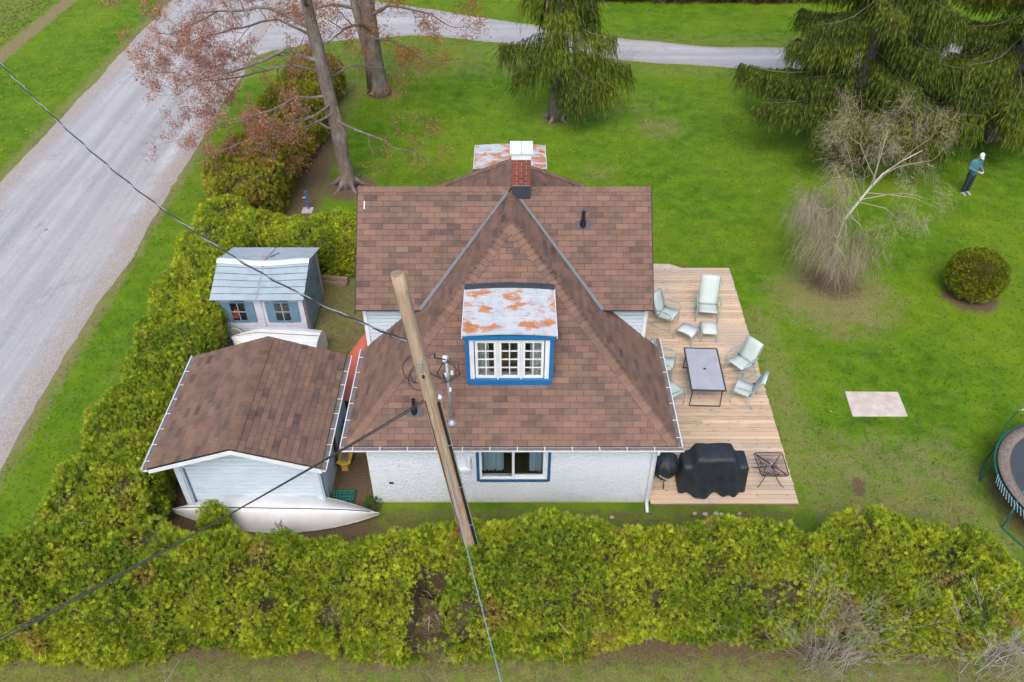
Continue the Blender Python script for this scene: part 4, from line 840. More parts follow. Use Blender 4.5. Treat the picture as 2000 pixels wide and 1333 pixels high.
B().lathe([(.02, 0), (.038, .03), (.038, .06), (.02, .09)], tuple(pat(6.0) + rt * .2), 12).build('insulator', 'white'); B().box(pat(2.35) + lf * .2, (.07, .06, .14)).build('junction_box', 'darkred', bevel=.008)
for k, (w, h) in enumerate(((.20, .26), (.15, .2), (.24, .33))):
    p = pat(6.35 + .1 * k) + Vector((-.12, .05, 0)); B().tube([p + Vector((-w * math.sin(a) * (1 if k < 2 else 1.1), .03 * k, h * math.cos(a))) for a in [R(d) for d in range(0, 181, 18)]], .008, 6).build('wire_loop', 'cable')
B().tube([pat(7.0) + rt * .14, pat(7.0) + rt * .3 + Vector((0, .1, .03)), Vector((-1.47, 11.6, 6.0)), Vector((-1.40, 12.7, 4.97))], .016, 6).build('drop_wire', 'cable')
B().tube([pat(6.6) + rt * .14, pat(6.4) + rt * .3 + Vector((0, .1, .03)), Vector((-1.45, 11.6, 5.6)), Vector((-1.44, 12.68, 4.9))], .012, 6).build('drop_wire', 'cable')
pw1 = catenary(pat(7.3) + Vector((-.12, 0, 0)), (-21.4, 28.9, 12.1), 3.0, 70)
cb = thing('service_cable', 'twisted service cable crossing the road toward the upper left', 'cable', tuple(pw1[0])); B = WB(cb)
B().tube([p + Vector((.022 * math.cos(i * 2.1), 0, .022 * math.sin(i * 2.1))) for i, p in enumerate(pw1)], .017, 5).build('insulated_wire', 'cable'); B().tube([p - Vector((.022 * math.cos(i * 2.1), 0, .022 * math.sin(i * 2.1))) for i, p in enumerate(pw1)], .012, 5).build('bare_wire', 'alu')
pw2 = [pat(5.95) + Vector((-.13, -.05, 0)), Vector((-8.5, 3.9, 6.7))]
for k, lab in enumerate(('upper black line running from the pole over the front hedge', 'lower black line running from the pole over the front hedge')):
    o = MB().tube(catenary(pw2[0] - Vector((0, 0, .06 * k)), pw2[1] + Vector((.1 * k, .35 * k, -.15 * k)), .15), .0125 - .003 * k, 6).build('utility_line', 'cable'); tag(o, lab, 'cable', 'lines over the front hedge')
tag(MB().tube(catenary(pat(4.6) + fr * .2, (.22, 3.7, 6.42), .2), .009, 6).build('telephone_wire', 'strap'), 'thin pale blue wire hanging from the pole toward the camera', 'cable')
tag(MB().tube([(-.0, 0, 0), (.06, .02, .0), (.09, .08, .0)], .012, 5).build('fallen_twig', 'dark'), 'small dark twig lying on the grey road', 'twig').location = (-17.0, 25.2, .035)

# ------------------------------------------------------------------ hedges
SPRAY_V, SPRAY_F = [], []
for ang, ln, wd, cv in ((0, 1., .15, .10), (38, .78, .13, .02), (-38, .78, .13, .02), (72, .5, .12, -.05), (-72, .5, .12, -.05), (18, .9, .1, .16), (-20, .86, .1, -.12)):
    a = R(ang); d = Vector((math.sin(a), 0, math.cos(a))); s = Vector((math.cos(a), 0, -math.sin(a))); k = len(SPRAY_V)
    sd_ = 1 if len(SPRAY_V) % 2 else -1
    SPRAY_V += [tuple(d * .05 - s * wd * .45 * sd_), tuple(d * ln * .5 + s * wd * .9 * sd_ + Vector((0, cv * .6, 0))), tuple(d * ln + Vector((0, cv * 2, 0)))]
    SPRAY_F += [(k, k + 1, k + 2)]
def hedge_cols(P, seedoff, green, tip, brown, pb):
    n = len(P); a = vnoise(P, .55, seedoff)[:, None]; b = vnoise(P, 2.3, seedoff + 9)[:, None]; r = rng.random((n, 1))
    t = np.clip(.45 + .4 * a + .45 * b + .8 * (r - .5), 0, 1)
    c = green + (tip - green) * t
    k = np.clip((vnoise(P, 1.1, seedoff + 30)[:, None] - pb) * 4, 0, 1) * rng.random((n, 1)) ** .6
    k = np.maximum(k, (rng.random((n, 1)) < .03) * .8)
    return np.clip((c + (brown - c) * k) * rng.uniform(.72, 1.28, (n, 1)), 0.004, 1)
G_CEDAR, T_CEDAR, B_CEDAR = np.array([[.125, .215, .014]]), np.array([[.46, .53, .028]]), np.array([[.40, .24, .08]])
class Hedge:
    def __init__(s, path, prof, off=0.): s.path = [Vector(p) for p in path]; s.prof = prof; s.off = off; s.acc = [0]; [s.acc.append(s.acc[-1] + (b - a).length) for a, b in zip(s.path[:-1], s.path[1:])]; s.L = s.acc[-1]
    def center(s, d):
        i = 0
        while i < len(s.path) - 2 and d > s.acc[i + 1]: i += 1
        a, b = s.path[i], s.path[i + 1]; t = (b - a).normalized(); return a + t * (d - s.acc[i]), t
    def point(s, d, phi, inset=0.):
        """phi 0..pi from one foot over the top to the other"""
        c, t = s.center(d); side = Vector((t.y, -t.x, 0)); hw, h = s.prof(d)
        e = min(d, s.L - d); k = min(1, .35 + .65 * math.sqrt(max(0, e) / .9)) if e < .9 else 1
        w = hw * k; r = min(.5, w * .8); q0, q1 = h - r, r * 1.57; tot = 2 * (q0 + q1) + 2 * (w - r); l = phi / math.pi * tot; sg = 1
        if l > tot / 2: l = tot - l; sg = -1
        if l < q0: x, z, nx_, nz_ = w * (.88 + .12 * min(1, l / .6)), l, 1, .12
        elif l < q0 + q1: a = (l - q0) / r; x, z, nx_, nz_ = w - r + r * math.cos(a), q0 + r * math.sin(a), math.cos(a), math.sin(a)
        else: x, z, nx_, nz_ = w - r - (l - q0 - q1), h, 0, 1
        x *= sg; nx_ *= sg; lump = noise.noise(Vector((d * .9 + s.off, x * .8, z * .8))) * .27 + noise.noise(Vector((d * 2.4 + s.off, x * 2.2, z * 2.2))) * .17
        n = (side * nx_ + Vector((0, 0, nz_))).normalized(); p = c + side * x + Vector((0, 0, z)) + n * (lump - inset); p.z = max(p.z, 0); return p, n
def strands(N, src, drop, width, pal, seed):
    """fine twigs as thin tapered two-piece ribbons: src gives start points and start directions"""
    P, D = src(N); L = rng.uniform(.55, 1.25, N)[:, None] * drop; D = unit(D); g = np.array([[0, 0, -1.]])
    p1 = P + D * L * .45; p2 = p1 + unit(D * .45 + g * rng.uniform(.3, 1.2, (N, 1)) + rng.normal(0, .25, (N, 3))) * L * .55
    s = unit(np.cross(D, rng.normal(size=(N, 3)))) * width; c = np.array(pal)[rng.integers(0, len(pal), N)] * rng.uniform(.75, 1.25, (N, 1))
    V = np.stack([P - s, P + s, p1 + s * .8, p1 - s * .8, p2], 1).reshape(-1, 3); k = (np.arange(N) * 5)[:, None]
    F = np.concatenate([k + np.array([[0, 1, 2]]), k + np.array([[0, 2, 3]]), k + np.array([[3, 2, 4]])]); return V, F, np.repeat(c, 5, 0)
def make_hedge(name, label, hd, dens, size, cols, hole=None, cat='hedge'):
    root = thing(name, label, cat, tuple(hd.center(hd.L / 2)[0]))
    mb = MB(); nl = int(hd.L / .3) + 1; nphi = 15; rows = []
    for i in range(nl + 1):
        d = hd.L * i / nl; rows.append([])
        for j in range(nphi):
            p, n = hd.point(d, math.pi * j / (nphi - 1), .26)
            if hole and hole(p): p = p - n * .75
            rows[-1].append(p)
    mb.grid(rows); mb.f.append(tuple(range(nphi))); mb.f.append(tuple(nl * nphi + j for j in range(nphi))[::-1])
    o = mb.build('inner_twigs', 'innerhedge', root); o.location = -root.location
    s0 = hd.off; per = 4.6; N = int(hd.L * per * dens); P, D = [], []
    rr = random.Random(int(hd.off * 10) + 5)
    for i in range(N):
        d = rr.random() * hd.L; u = rr.random()
        phi = math.pi * u
        p, n = hd.point(d, phi, rr.random() ** 1.6 * .22 - .05)
        if hole and hole(p) and rr.random() < .93: continue
        if p.z < .05: continue
        if noise.noise(p * 1.5 + Vector((s0, 0, 0))) > .36 and rr.random() < .75: continue
        P.append(p); D.append(n * .55 + Vector((rr.gauss(0, .38), rr.gauss(0, .38), .30 + rr.gauss(0, .3))))
    c0 = rr  # end caps: sprays over both ends
    for e in (0, 1):
        for i in range(int(3.2 * dens)):
            d = (.02 + .25 * rr.random()) if e == 0 else hd.L - .02 - .25 * rr.random(); p, n = hd.point(d, math.pi * rr.random(), rr.random() * 1.0)
            P.append(p); c, t = hd.center(d); D.append(t * (-.7 if e == 0 else .7) + Vector((rr.gauss(0, .4), rr.gauss(0, .4), .4 + rr.gauss(0, .3))))
    tw = []
    for i in range(int(hd.L * 130)): tw.append(hd.point(rr.random() * hd.L, math.pi * rr.uniform(.03, .97), .24 if rr.random() < .8 else .02))
    tp_ = np.array([list(q[0] - (q[1] * .5 if hole and hole(q[0]) else Vector())) for q in tw]); tn_ = np.array([list(q[1]) for q in tw])
    tV, tF, tC = strands(len(tw), lambda n_: (tp_, tn_ * .6 + rng.normal(0, .6, tn_.shape)), .38, .006, [(.20, .15, .11), (.27, .22, .18), (.15, .105, .07), (.30, .27, .24)], 1)
    np_mesh('dead_twigs', tV - np.array(root.location)[None], tF, tC, 'twig', root)
    P = np.array(P, float); D = np.array(D, float); sz = rng.uniform(.7, 1.35, len(P)) * size
    V, F, cc = scatter(P, D, SPRAY_V, SPRAY_F, sz, cols(P)); o = np_mesh('foliage', V - np.array(root.location)[None], F, cc, 'leaf', root)
    return root
ced = lambda off, pb=.38: (lambda P: hedge_cols(P, off, G_CEDAR, T_CEDAR, B_CEDAR, pb))
def fprof(d): return 1.2 + .1 * math.sin(d * .7) + .08 * math.sin(d * 1.9 + 2), 1.62 + .12 * math.sin(d * .55 + 1) + .08 * math.sin(d * 1.6)
hole = lambda p: ((p.x + 1.72) / .46) ** 2 + ((p.z - .95) / .85) ** 2 < 1 and p.y < 9.9 or ((p.x - 3.3) / .3) ** 2 + ((p.z - .95) / .2) ** 2 < 1 and p.y < 9.6
make_hedge('front_hedge', 'broad yellow green cedar hedge across the foreground in front of the cottage', Hedge([(-11.6, 9.7, 0), (-6, 9.95, 0), (-3.5, 9.75, 0), (-1, 9.85, 0), (3, 10.1, 0), (7.8, 10.15, 0), (10.6, 9.7, 0)], fprof, 3.), 880, .105, ced(3.), hole)
make_hedge('roadside_hedge', 'long clipped cedar hedge between the road verge and the garage', Hedge([(-9.55, 10.6, 0), (-9.6, 15, 0), (-9.75, 20, 0), (-9.75, 25, 0)], lambda d: (1.04 + .08 * math.sin(d * .9), 1.6 + .12 * math.sin(d * .7)), 17.), 800, .105, ced(17., .42))
make_hedge('cross_hedge', 'short clipped cedar hedge running from the roadside hedge to the cottage', Hedge([(-9.3, 23.15, 0), (-4.4, 23.1, 0)], lambda d: (.92, 1.58 + .06 * math.sin(d * 2)), 29.), 850, .10, ced(29., .5))
old = lambda P: hedge_cols(P, 41., np.array([[.12, .155, .014]]), np.array([[.38, .37, .026]]), np.array([[.36, .19, .07]]), .22)
make_hedge('overgrown_hedge', 'taller brownish overgrown cedar hedge behind the leaning maple', Hedge([(-9.85, 25.2, 0), (-9.6, 29, 0), (-9.3, 33, 0), (-9.0, 37.5, 0)], lambda d: (1.25 + .12 * math.sin(d * 1.1), 1.85 + .2 * math.sin(d * .8)), 41.), 420, .135, old)
# clipped ball
ball = thing('clipped_ball_shrub', 'round clipped evergreen shrub standing alone on the lawn', 'shrub', (14.98, 21.4, 0)); ball.scale = (.88, .88, .93); bc = np.array([0, 0, .88])
d = unit(rng.normal(size=(10000, 3))); d = d[d[:, 2] > -.72]; rad = 1.0 + .045 * np.array([noise.noise(Vector(q * 3.)) for q in d]) - .10 * rng.random(len(d)) ** 1.5
P = bc + d * np.stack([rad * 1.02, rad * 1.02, rad * .9], 1); P[:, 2] = np.maximum(P[:, 2], .05)
V, F, cc = scatter(P, d + rng.normal(0, .4, d.shape) + np.array([0, 0, .2]), SPRAY_V, SPRAY_F, rng.uniform(.07, .13, len(P)), hedge_cols(P, 60., np.array([[.10, .145, .010]]), np.array([[.33, .35, .018]]), B_CEDAR, .6))
np_mesh('foliage', V, F, cc, 'leaf', ball)
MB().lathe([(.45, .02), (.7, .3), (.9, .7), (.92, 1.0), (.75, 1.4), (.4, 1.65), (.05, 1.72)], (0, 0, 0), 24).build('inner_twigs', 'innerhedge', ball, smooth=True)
# small cedar sprig over the canoe and a seedling
def sprig(name, label, loc, h, r, n, size, cols, cat):
    t = thing(name, label, cat, loc); MB().tube([(0, 0, 0), (.02, .01, h * .5), (0, 0, h * .92)], [.02, .014, .005], 6).build('stem', 'lumber', t)
    P = rng.normal(size=(n, 3)); P = unit(P) * rng.random((n, 1)) ** .4; P = P * np.array([r, r, h * .48]) + np.array([0, 0, h * .56]); D = P - np.array([0, 0, h * .3])
    V, F, cc = scatter(P, unit(D) + rng.normal(0, .4, P.shape) + np.array([0, 0, .35]), SPRAY_V, SPRAY_F, rng.uniform(.7, 1.3, n) * size, cols(P)); np_mesh('foliage', V, F, cc, 'leaf', t); return t
sprig('cedar_bush', 'small cedar bush growing up in front of the canoe', (-6.95, 11.75, 0), 1.3, .38, 900, .11, ced(70.), 'bush')
sprig('seedling', 'slender leafy seedling standing in front of the canoe side', (-5.36, 11.45, 0), .95, .22, 60, .13, lambda P: np.repeat(np.array([[.10, .15, .05]]), len(P), 0) * rng.uniform(.7, 1.3, (len(P), 1)), 'plant')
sprig('weed_clump', 'low green weeds at the left corner of the stucco wall', (-3.45, 12.7, 0), .3, .22, 60, .12, lambda P: np.repeat(np.array([[.06, .14, .02]]), len(P), 0) * rng.uniform(.7, 1.3, (len(P), 1)), 'plant')

# ------------------------------------------------------------------ bare and budding trees
def grow(mb, tips, p, d, L, r, depth, rr, up=.12, spread=.75, kids=3, wob=.22, minr=.004):
    n = 5; path = [p.copy()]; rad = [r]; dd = d.normalized()
    for i in range(n):
        dd = (dd + Vector((rr.gauss(0, wob), rr.gauss(0, wob), rr.gauss(0, wob) + up * .35))).normalized(); p = p + dd * (L / n); path.append(p.copy()); rad.append(max(minr, r * (1 - .6 * (i + 1) / n)))
    mb.tube(path, rad, 8 if r > .06 else (5 if r > .02 else 3), False)
    if depth == 0: tips.append((path[-1], dd)); tips.append((path[3], dd)); tips.append((path[2], dd)); return
    if depth == 1: tips.append((path[-1], dd)); tips.append((path[4], dd))
    for k in range(kids):
        i = rr.choice((2, 3, 4, 5)) if k else 5; q = path[i]; side = Vector((rr.gauss(0, 1), rr.gauss(0, 1), rr.gauss(0, .7))); side = (side - dd * side.dot(dd)).normalized()
        grow(mb, tips, q, dd + side * spread * rr.uniform(.6, 1.3), L * rr.uniform(.55, .75), rad[i] * .72, depth - 1, rr, up, spread, kids, wob, minr)
def limb(mb, tips, pts, r0, r1, depth, rr, every=.8, L=1.2, **kw):
    P = [Vector(q) for q in pts]; fine = []
    for a, b in zip(P[:-1], P[1:]):
        k = max(2, int((b - a).length / .4)); fine += [a.lerp(b, i / k) + Vector((rr.gauss(0, .03), rr.gauss(0, .03), rr.gauss(0, .03))) for i in range(k)]
    fine.append(P[-1]); n = len(fine); rad = [lerp(r0, r1, i / (n - 1)) for i in range(n)]; mb.tube(fine, rad, 9 if r0 > .06 else 6, False); acc = 0
    for i in range(2, n):
        acc += (fine[i] - fine[i - 1]).length
        if acc > every * rr.uniform(.6, 1.2) and i > n * .2:
            acc = 0; t = (fine[i] - fine[i - 1]).normalized(); s = Vector((rr.gauss(0, 1), rr.gauss(0, 1), rr.gauss(0, .6))); s = (s - t * s.dot(t)).normalized()
            grow(mb, tips, fine[i], t * .6 + s, L * rr.uniform(.7, 1.2), rad[i] * .55, depth, rr, **kw)
    grow(mb, tips, fine[-1], (fine[-1] - fine[-2]), L, r1, depth, rr, **kw)
BUD_V, BUD_F = [], []
for k in range(4):
    a = k * 1.9; q = Vector((math.cos(a), math.sin(a), .5 + .3 * (k % 2))).normalized(); s = Vector((-q.y, q.x, .2)).normalized(); i = len(BUD_V)
    BUD_V += [tuple(q * .1), tuple(q * .6 + s * .32), tuple(q * 1.1), tuple(q * .6 - s * .32)]; BUD_F += [(i, i + 1, i + 2), (i, i + 2, i + 3)]
def buds(tips, root, per, size, spreadr, pal, prob=1.):
    tp = np.array([list(t[0]) for t in tips]); P = np.repeat(tp, per, 0); P = P + rng.normal(0, spreadr, P.shape)
    if prob < 1: P = P[rng.random(len(P)) < prob]
    c = np.array(pal)[rng.integers(0, len(pal), len(P))] * rng.uniform(.7, 1.3, (len(P), 1))
    V, F, cc = scatter(P, rng.normal(size=P.shape), BUD_V, BUD_F, rng.uniform(.6, 1.3, len(P)) * size, c); np_mesh('foliage', V - np.array(root.location)[None], F, cc, 'leaf', root)
PAL_RED = [(.36, .15, .125), (.42, .20, .165), (.28, .11, .09), (.48, .27, .21), (.42, .21, .10)]; PAL_OR = [(.38, .15, .05), (.30, .13, .05), (.42, .20, .06), (.26, .10, .045)]
m1 = thing('budding_maple', 'leaning maple with reddish buds beside the roadside hedge', 'tree', (-6.47, 28.57, 0)); B = WB(m1); rr = random.Random(5)
tp = [(-6.47, 28.57, -.05), (-6.46, 28.57, .3), (-6.52, 28.57, 1.2), (-6.62, 28.57, 2.6), (-6.72, 28.57, 4.0), (-6.85, 28.57, 5.5), (-6.95, 28.57, 6.6), (-7.0, 28.5, 8.0), (-6.9, 28.4, 9.4)]
mb = B(); mb.tube(tp, [.46, .32, .27, .25, .245, .23, .2, .15, .08], 16)
for a in range(6): mb.tube([(-6.47 + .15 * math.cos(a * 1.05), 28.57 + .15 * math.sin(a * 1.05), .35), (-6.47 + .55 * math.cos(a * 1.05), 28.57 + .55 * math.sin(a * 1.05), .04), (-6.47 + .95 * math.cos(a * 1.05), 28.57 + .95 * math.sin(a * 1.05), -.05)], [.12, .09, .03], 6)
mb.build('trunk', 'maple', smooth=True); mb = B(); tips = []
mb.tube([(-6.42, 28.5, .9), (-6.3, 28.42, 2.2), (-6.45, 28.45, 3.3)], [.12, .11, .06], 8)
K = dict(up=.06, wob=.22, spread=.95, kids=3)
for pts, r0 in (([(-6.85, 28.5, 5.0), (-7.8, 28.2, 5.55), (-9.3, 27.8, 5.0), (-11.0, 27.4, 4.7)], .12), ([(-6.8, 28.6, 4.6), (-8.0, 28.9, 4.7), (-9.8, 29.2, 4.1), (-11.6, 29.4, 3.9)], .09), ([(-6.95, 28.5, 6.2), (-8.2, 28.2, 7.0), (-9.8, 27.9, 6.9), (-11.4, 27.5, 6.3)], .11),
                ([(-6.7, 28.5, 3.7), (-7.8, 28.1, 3.8), (-9.3, 27.6, 3.3), (-10.9, 27.2, 2.9)], .075), ([(-6.6, 28.5, 2.3), (-7.4, 28.0, 3.1), (-8.8, 27.4, 2.9), (-10.5, 26.9, 2.3)], .085), ([(-6.9, 28.7, 5.8), (-8.4, 29.8, 6.0), (-10.3, 30.6, 5.4), (-12, 31, 4.8)], .09)):
    limb(mb, tips, pts, r0 * .66, .016, 3, rr, every=.36, L=1.05, **K)
bare = []; limb(mb, bare, [(-6.6, 28.45, 2.75), (-5.7, 28.1, 2.55), (-4.4, 27.7, 2.1), (-3.3, 27.4, 1.8)], .06, .018, 3, rr, every=.5, L=.95, up=-.05, wob=.25, spread=.9, kids=3)
limb(mb, bare, [(-6.7, 28.3, 3.4), (-7.6, 27.6, 3.1), (-8.9, 27.0, 2.5)], .045, .016, 3, rr, every=.5, L=.9, up=-.05, wob=.25, spread=.9, kids=3)
limb(mb, bare, [(-6.65, 28.4, 3.0), (-7.8, 27.9, 2.7), (-9.4, 27.5, 2.2)], .05, .018, 3, rr, every=.5, L=.9, up=0, wob=.25, spread=.9, kids=3)
limb(mb, bare, [(-6.75, 28.8, 4.2), (-6.0, 30.0, 4.2), (-5.0, 31.0, 3.7)], .05, .018, 3, rr, every=.6, L=.9, up=0, wob=.25, spread=.9, kids=3)
top = []
for k in range(9):
    a = rr.uniform(0, 6.28); z = rr.uniform(6.5, 9.2); limb(mb, top, [(-6.95, 28.5, z), (-6.95 + 1.6 * math.cos(a), 28.5 + 1.6 * math.sin(a), z + .9), (-6.95 + 3.2 * math.cos(a), 28.5 + 3.2 * math.sin(a), z + 1.6)], .08, .02, 1, rr, every=.8, L=1.3, **K)
mb.build('branches', 'maple'); buds(tips, m1, 5, .036, .085, PAL_RED + PAL_OR[:1]); 
if bare: buds(bare + top, m1, 2, .04, .12, PAL_OR)
m2 = thing('double_trunk_maple', 'thick maple with orange buds standing behind near the drive', 'tree', (-6.26, 37.1, 0)); B = WB(m2); rr = random.Random(8)
mb = B(); mb.tube([(-6.26, 37.1, -.05), (-6.27, 37.1, .35), (-6.3, 37.1, 1.2), (-6.35, 37.1, 2.4), (-6.4, 37.1, 4.3), (-6.5, 37.1, 6.5), (-6.4, 37, 9)], [.62, .43, .37, .35, .33, .26, .1], 16); mb.tube([(-6.55, 37.0, .0), (-6.6, 37.0, 1.8), (-6.95, 37.0, 4.4), (-7.4, 37, 7)], [.26, .2, .18, .1], 10); mb.build('trunk', 'maple', smooth=True)
mb = B(); tips = []
for pts, r0 in (([(-6.4, 37, 3.6), (-5.4, 36.6, 4.2), (-4.0, 36.2, 4.1), (-3.0, 36.0, 3.7)], .1), ([(-6.35, 37.0, 2.6), (-5.3, 36.0, 2.9), (-4.2, 35.2, 2.6)], .06), ([(-6.9, 37, 4.0), (-7.8, 36.4, 4.3), (-8.9, 36, 4.2)], .09), ([(-6.4, 36.8, 3.2), (-6.6, 35.2, 3.9), (-6.9, 33.8, 4.2), (-7.2, 32.6, 4.2)], .1), ([(-6.4, 36.9, 4.8), (-5.6, 35.4, 5.6), (-5.0, 34.0, 5.8)], .08), ([(-6.8, 37, 5), (-8.6, 37.6, 5.6), (-10.6, 38, 5.4)], .09), ([(-6.4, 37, 5.5), (-5, 37.6, 6.8), (-3.6, 38, 7.4)], .08)):
    limb(mb, tips, pts, r0, .022, 2, rr, every=.7, L=1.0, **K)
mb.build('branches', 'maple'); buds(tips, m2, 10, .05, .2, PAL_OR)
# weeping birch
bt = thing('weeping_birch', 'weeping white birch with fine bare hanging twigs on the lawn', 'tree', (10.75, 22.3, 0)); bt.scale = (.74, 1, 1); B = WB(bt); rr = random.Random(12)
mb = B(); mb.tube([(10.75, 22.3, -.05), (10.6, 22.3, .8), (10.45, 22.3, 1.7), (10.5, 22.3, 2.3), (10.85, 22.3, 2.9), (11.15, 22.25, 3.5), (11.45, 22.2, 4.0), (12.0, 22.1, 4.5), (12.6, 22.0, 4.9)], [.085, .07, .062, .056, .05, .042, .03, .016, .008], 10)
for q in ([(10.95, 22.3, 3.05), (11.9, 22.1, 3.35), (12.9, 21.9, 3.35), (13.9, 21.7, 3.1)], [(10.45, 22.3, 1.7), (10.1, 22.1, 2.4), (9.9, 22, 2.9)], [(10.5, 22.3, 2.2), (10.3, 22.0, 1.9), (10.2, 21.8, 1.4)], [(11.2, 22.2, 3.5), (11.2, 22.3, 4.5), (11.3, 22.5, 5.3)], [(10.7, 22.3, 2.6), (10.0, 22.4, 3.6), (9.5, 22.5, 4.2)]): mb.tube(q, [.02, .010, .004, .002][:len(q)], 6)
mb.build('trunk', 'birch', smooth=True)
mb = B(); btips, ltips = [], []
for q in ([(11.2, 22.2, 3.5), (11.9, 22.0, 4.6), (12.6, 21.9, 5.3)], [(11.2, 22.3, 3.5), (11.3, 22.6, 4.6), (11.6, 22.8, 5.4)], [(10.9, 22.3, 3.0), (10.3, 22.5, 4.2), (9.7, 22.6, 4.9)], [(11.5, 22.2, 4.0), (12.6, 22.4, 4.3), (13.5, 22.5, 4.3)], [(11.1, 22.2, 3.3), (12.2, 21.8, 3.6), (13.1, 21.6, 3.5)], [(10.9, 22.2, 3.0), (11.7, 21.7, 3.1), (12.3, 21.4, 2.8)], [(11.0, 22.3, 3.2), (10.5, 21.9, 4.2), (10.4, 21.6, 4.9)], [(11.3, 22.3, 3.7), (10.8, 23.2, 4.4), (10.4, 23.7, 4.7)]):
    limb(mb, btips, q, .022, .006, 2, rr, every=.32, L=.62, up=.0, wob=.2, spread=.8, kids=3, minr=.0026)
for q in ([(10.5, 22.3, 2.2), (9.8, 22.1, 2.9), (9.2, 22.0, 2.7)], [(10.45, 22.3, 1.9), (9.9, 21.8, 2.4), (9.4, 21.5, 2.2)], [(10.5, 22.3, 2.3), (10.2, 21.7, 2.7), (10.1, 21.3, 2.4)], [(10.6, 22.3, 2.5), (10.9, 21.8, 2.5), (11.2, 21.5, 2.1)], [(10.5, 22.3, 2.2), (10.0, 22.8, 2.8), (9.6, 23.1, 2.5)], [(10.5, 22.3, 2.3), (9.6, 22.4, 3.2), (8.9, 22.4, 3.0)], [(10.5, 22.3, 1.6), (10.3, 21.9, 1.9), (10.2, 21.6, 1.7)]):
    limb(mb, ltips, q, .02, .006, 2, rr, every=.25, L=.5, up=-.2, wob=.22, spread=.8, kids=3, minr=.0026)
o = mb.build('branches', 'twig'); c = o.data.attributes.new('col', 'FLOAT_COLOR', 'POINT'); nv = len(o.data.vertices); c.data.foreach_set('color', np.tile([.29, .25, .19, 1.], (nv, 1)).astype(np.float32).ravel())
def tip_src(tl, dz, jit):
    def f(N):
        tp_ = np.array([list(t[0]) for t in tl]); td = np.array([list(t[1]) for t in tl]); k = rng.integers(0, len(tp_), N); return tp_[k] + rng.normal(0, jit, (N, 3)), td[k] * .8 + rng.normal(0, .35, (N, 3)) + np.array([0, 0, dz])
    return f
PAL_TW = [(.31, .26, .18), (.27, .22, .17), (.36, .34, .15), (.25, .21, .17), (.38, .37, .16), (.29, .25, .21)]
A_ = strands(4200, tip_src(btips, -.3, .16), .45, .003, PAL_TW, 3); B_ = strands(6000, tip_src(ltips, -.7, .2), .9, .0034, [(.30, .26, .19), (.25, .21, .17), (.36, .33, .16), (.27, .23, .2)], 4)
np_mesh('crown', np.concatenate([A_[0], B_[0]]) - np.array(bt.location)[None], np.concatenate([A_[1], B_[1] + len(A_[0])]), np.concatenate([A_[2], B_[2]]), 'twig', bt)
# bare grey shrubs against the hedge
def bare_shrub(label, loc, n, h, r, seed, pal, lean=(0, 0), fy=1.):
    t = thing('bare_shrub', label, 'shrub', loc, 0, 'bare shrubs by the front hedge'); rr = random.Random(seed); mb = MB(); tips = []
    for i in range(n):
        a = rr.uniform(0, 6.28); e = rr.uniform(.25, 1.0); d = Vector((math.cos(a) * e + lean[0], math.sin(a) * e * fy + lean[1], rr.uniform(.5, 1.2) * (1.5 if fy < 1 else 1))).normalized()
        grow(mb, tips, Vector((rr.gauss(0, .28), rr.gauss(0, .16), 0)), d, h * rr.uniform(.6, 1.1), .007, 3, rr, up=(.06 if fy < 1 else -.1), spread=.5, kids=3, wob=.14, minr=.0026)
    o = mb.build('stems', 'twig', t); c = o.data.attributes.new('col', 'FLOAT_COLOR', 'POINT'); nv = len(o.data.vertices)
    q = np.array(pal)[rng.integers(0, len(pal), nv // 3 + 1)].repeat(3, 0)[:nv]; c.data.foreach_set('color', np.concatenate([q, np.ones((nv, 1))], 1).astype(np.float32).ravel()); return t
PAL_GR = [(.24, .22, .20), (.19, .17, .155), (.29, .29, .24), (.22, .23, .16)]
bare_shrub('large bare grey shrub spreading over the right part of the front hedge', (6.5, 8.62, .0), 36, 1.15, 1, 4, PAL_GR, (.05, .1), .3)
bare_shrub('small bare bluish grey shrub at the right end of the front hedge', (9.9, 8.6, .2), 14, 1.0, 1, 6, [(.34, .36, .36), (.28, .29, .29)], (.05, .15), .3)
bare_shrub('tangle of dead brown twigs in the hole of the front hedge', (-1.75, 9.25, .1), 14, .55, 1, 9, [(.22, .16, .13), (.30, .24, .21)], (0, -.1))
bare_shrub('brown twiggy shrub at the lower right corner of the lawn', (9.6, 8.3, 0), 12, .8, 1, 14, [(.2, .16, .13), (.26, .2, .17)], (.3, .1))
bare_shrub('single pale dead sapling leaning on the left part of the front hedge', (-7.05, 8.75, 0), 2, 1.2, 1, 15, [(.42, .41, .36)], (-.4, .2))
bare_shrub('small bare leafless shrub beside the far gravel drive', (4.6, 40.4, 0), 7, 1.1, 1, 16, [(.22, .17, .15), (.3, .25, .22)])

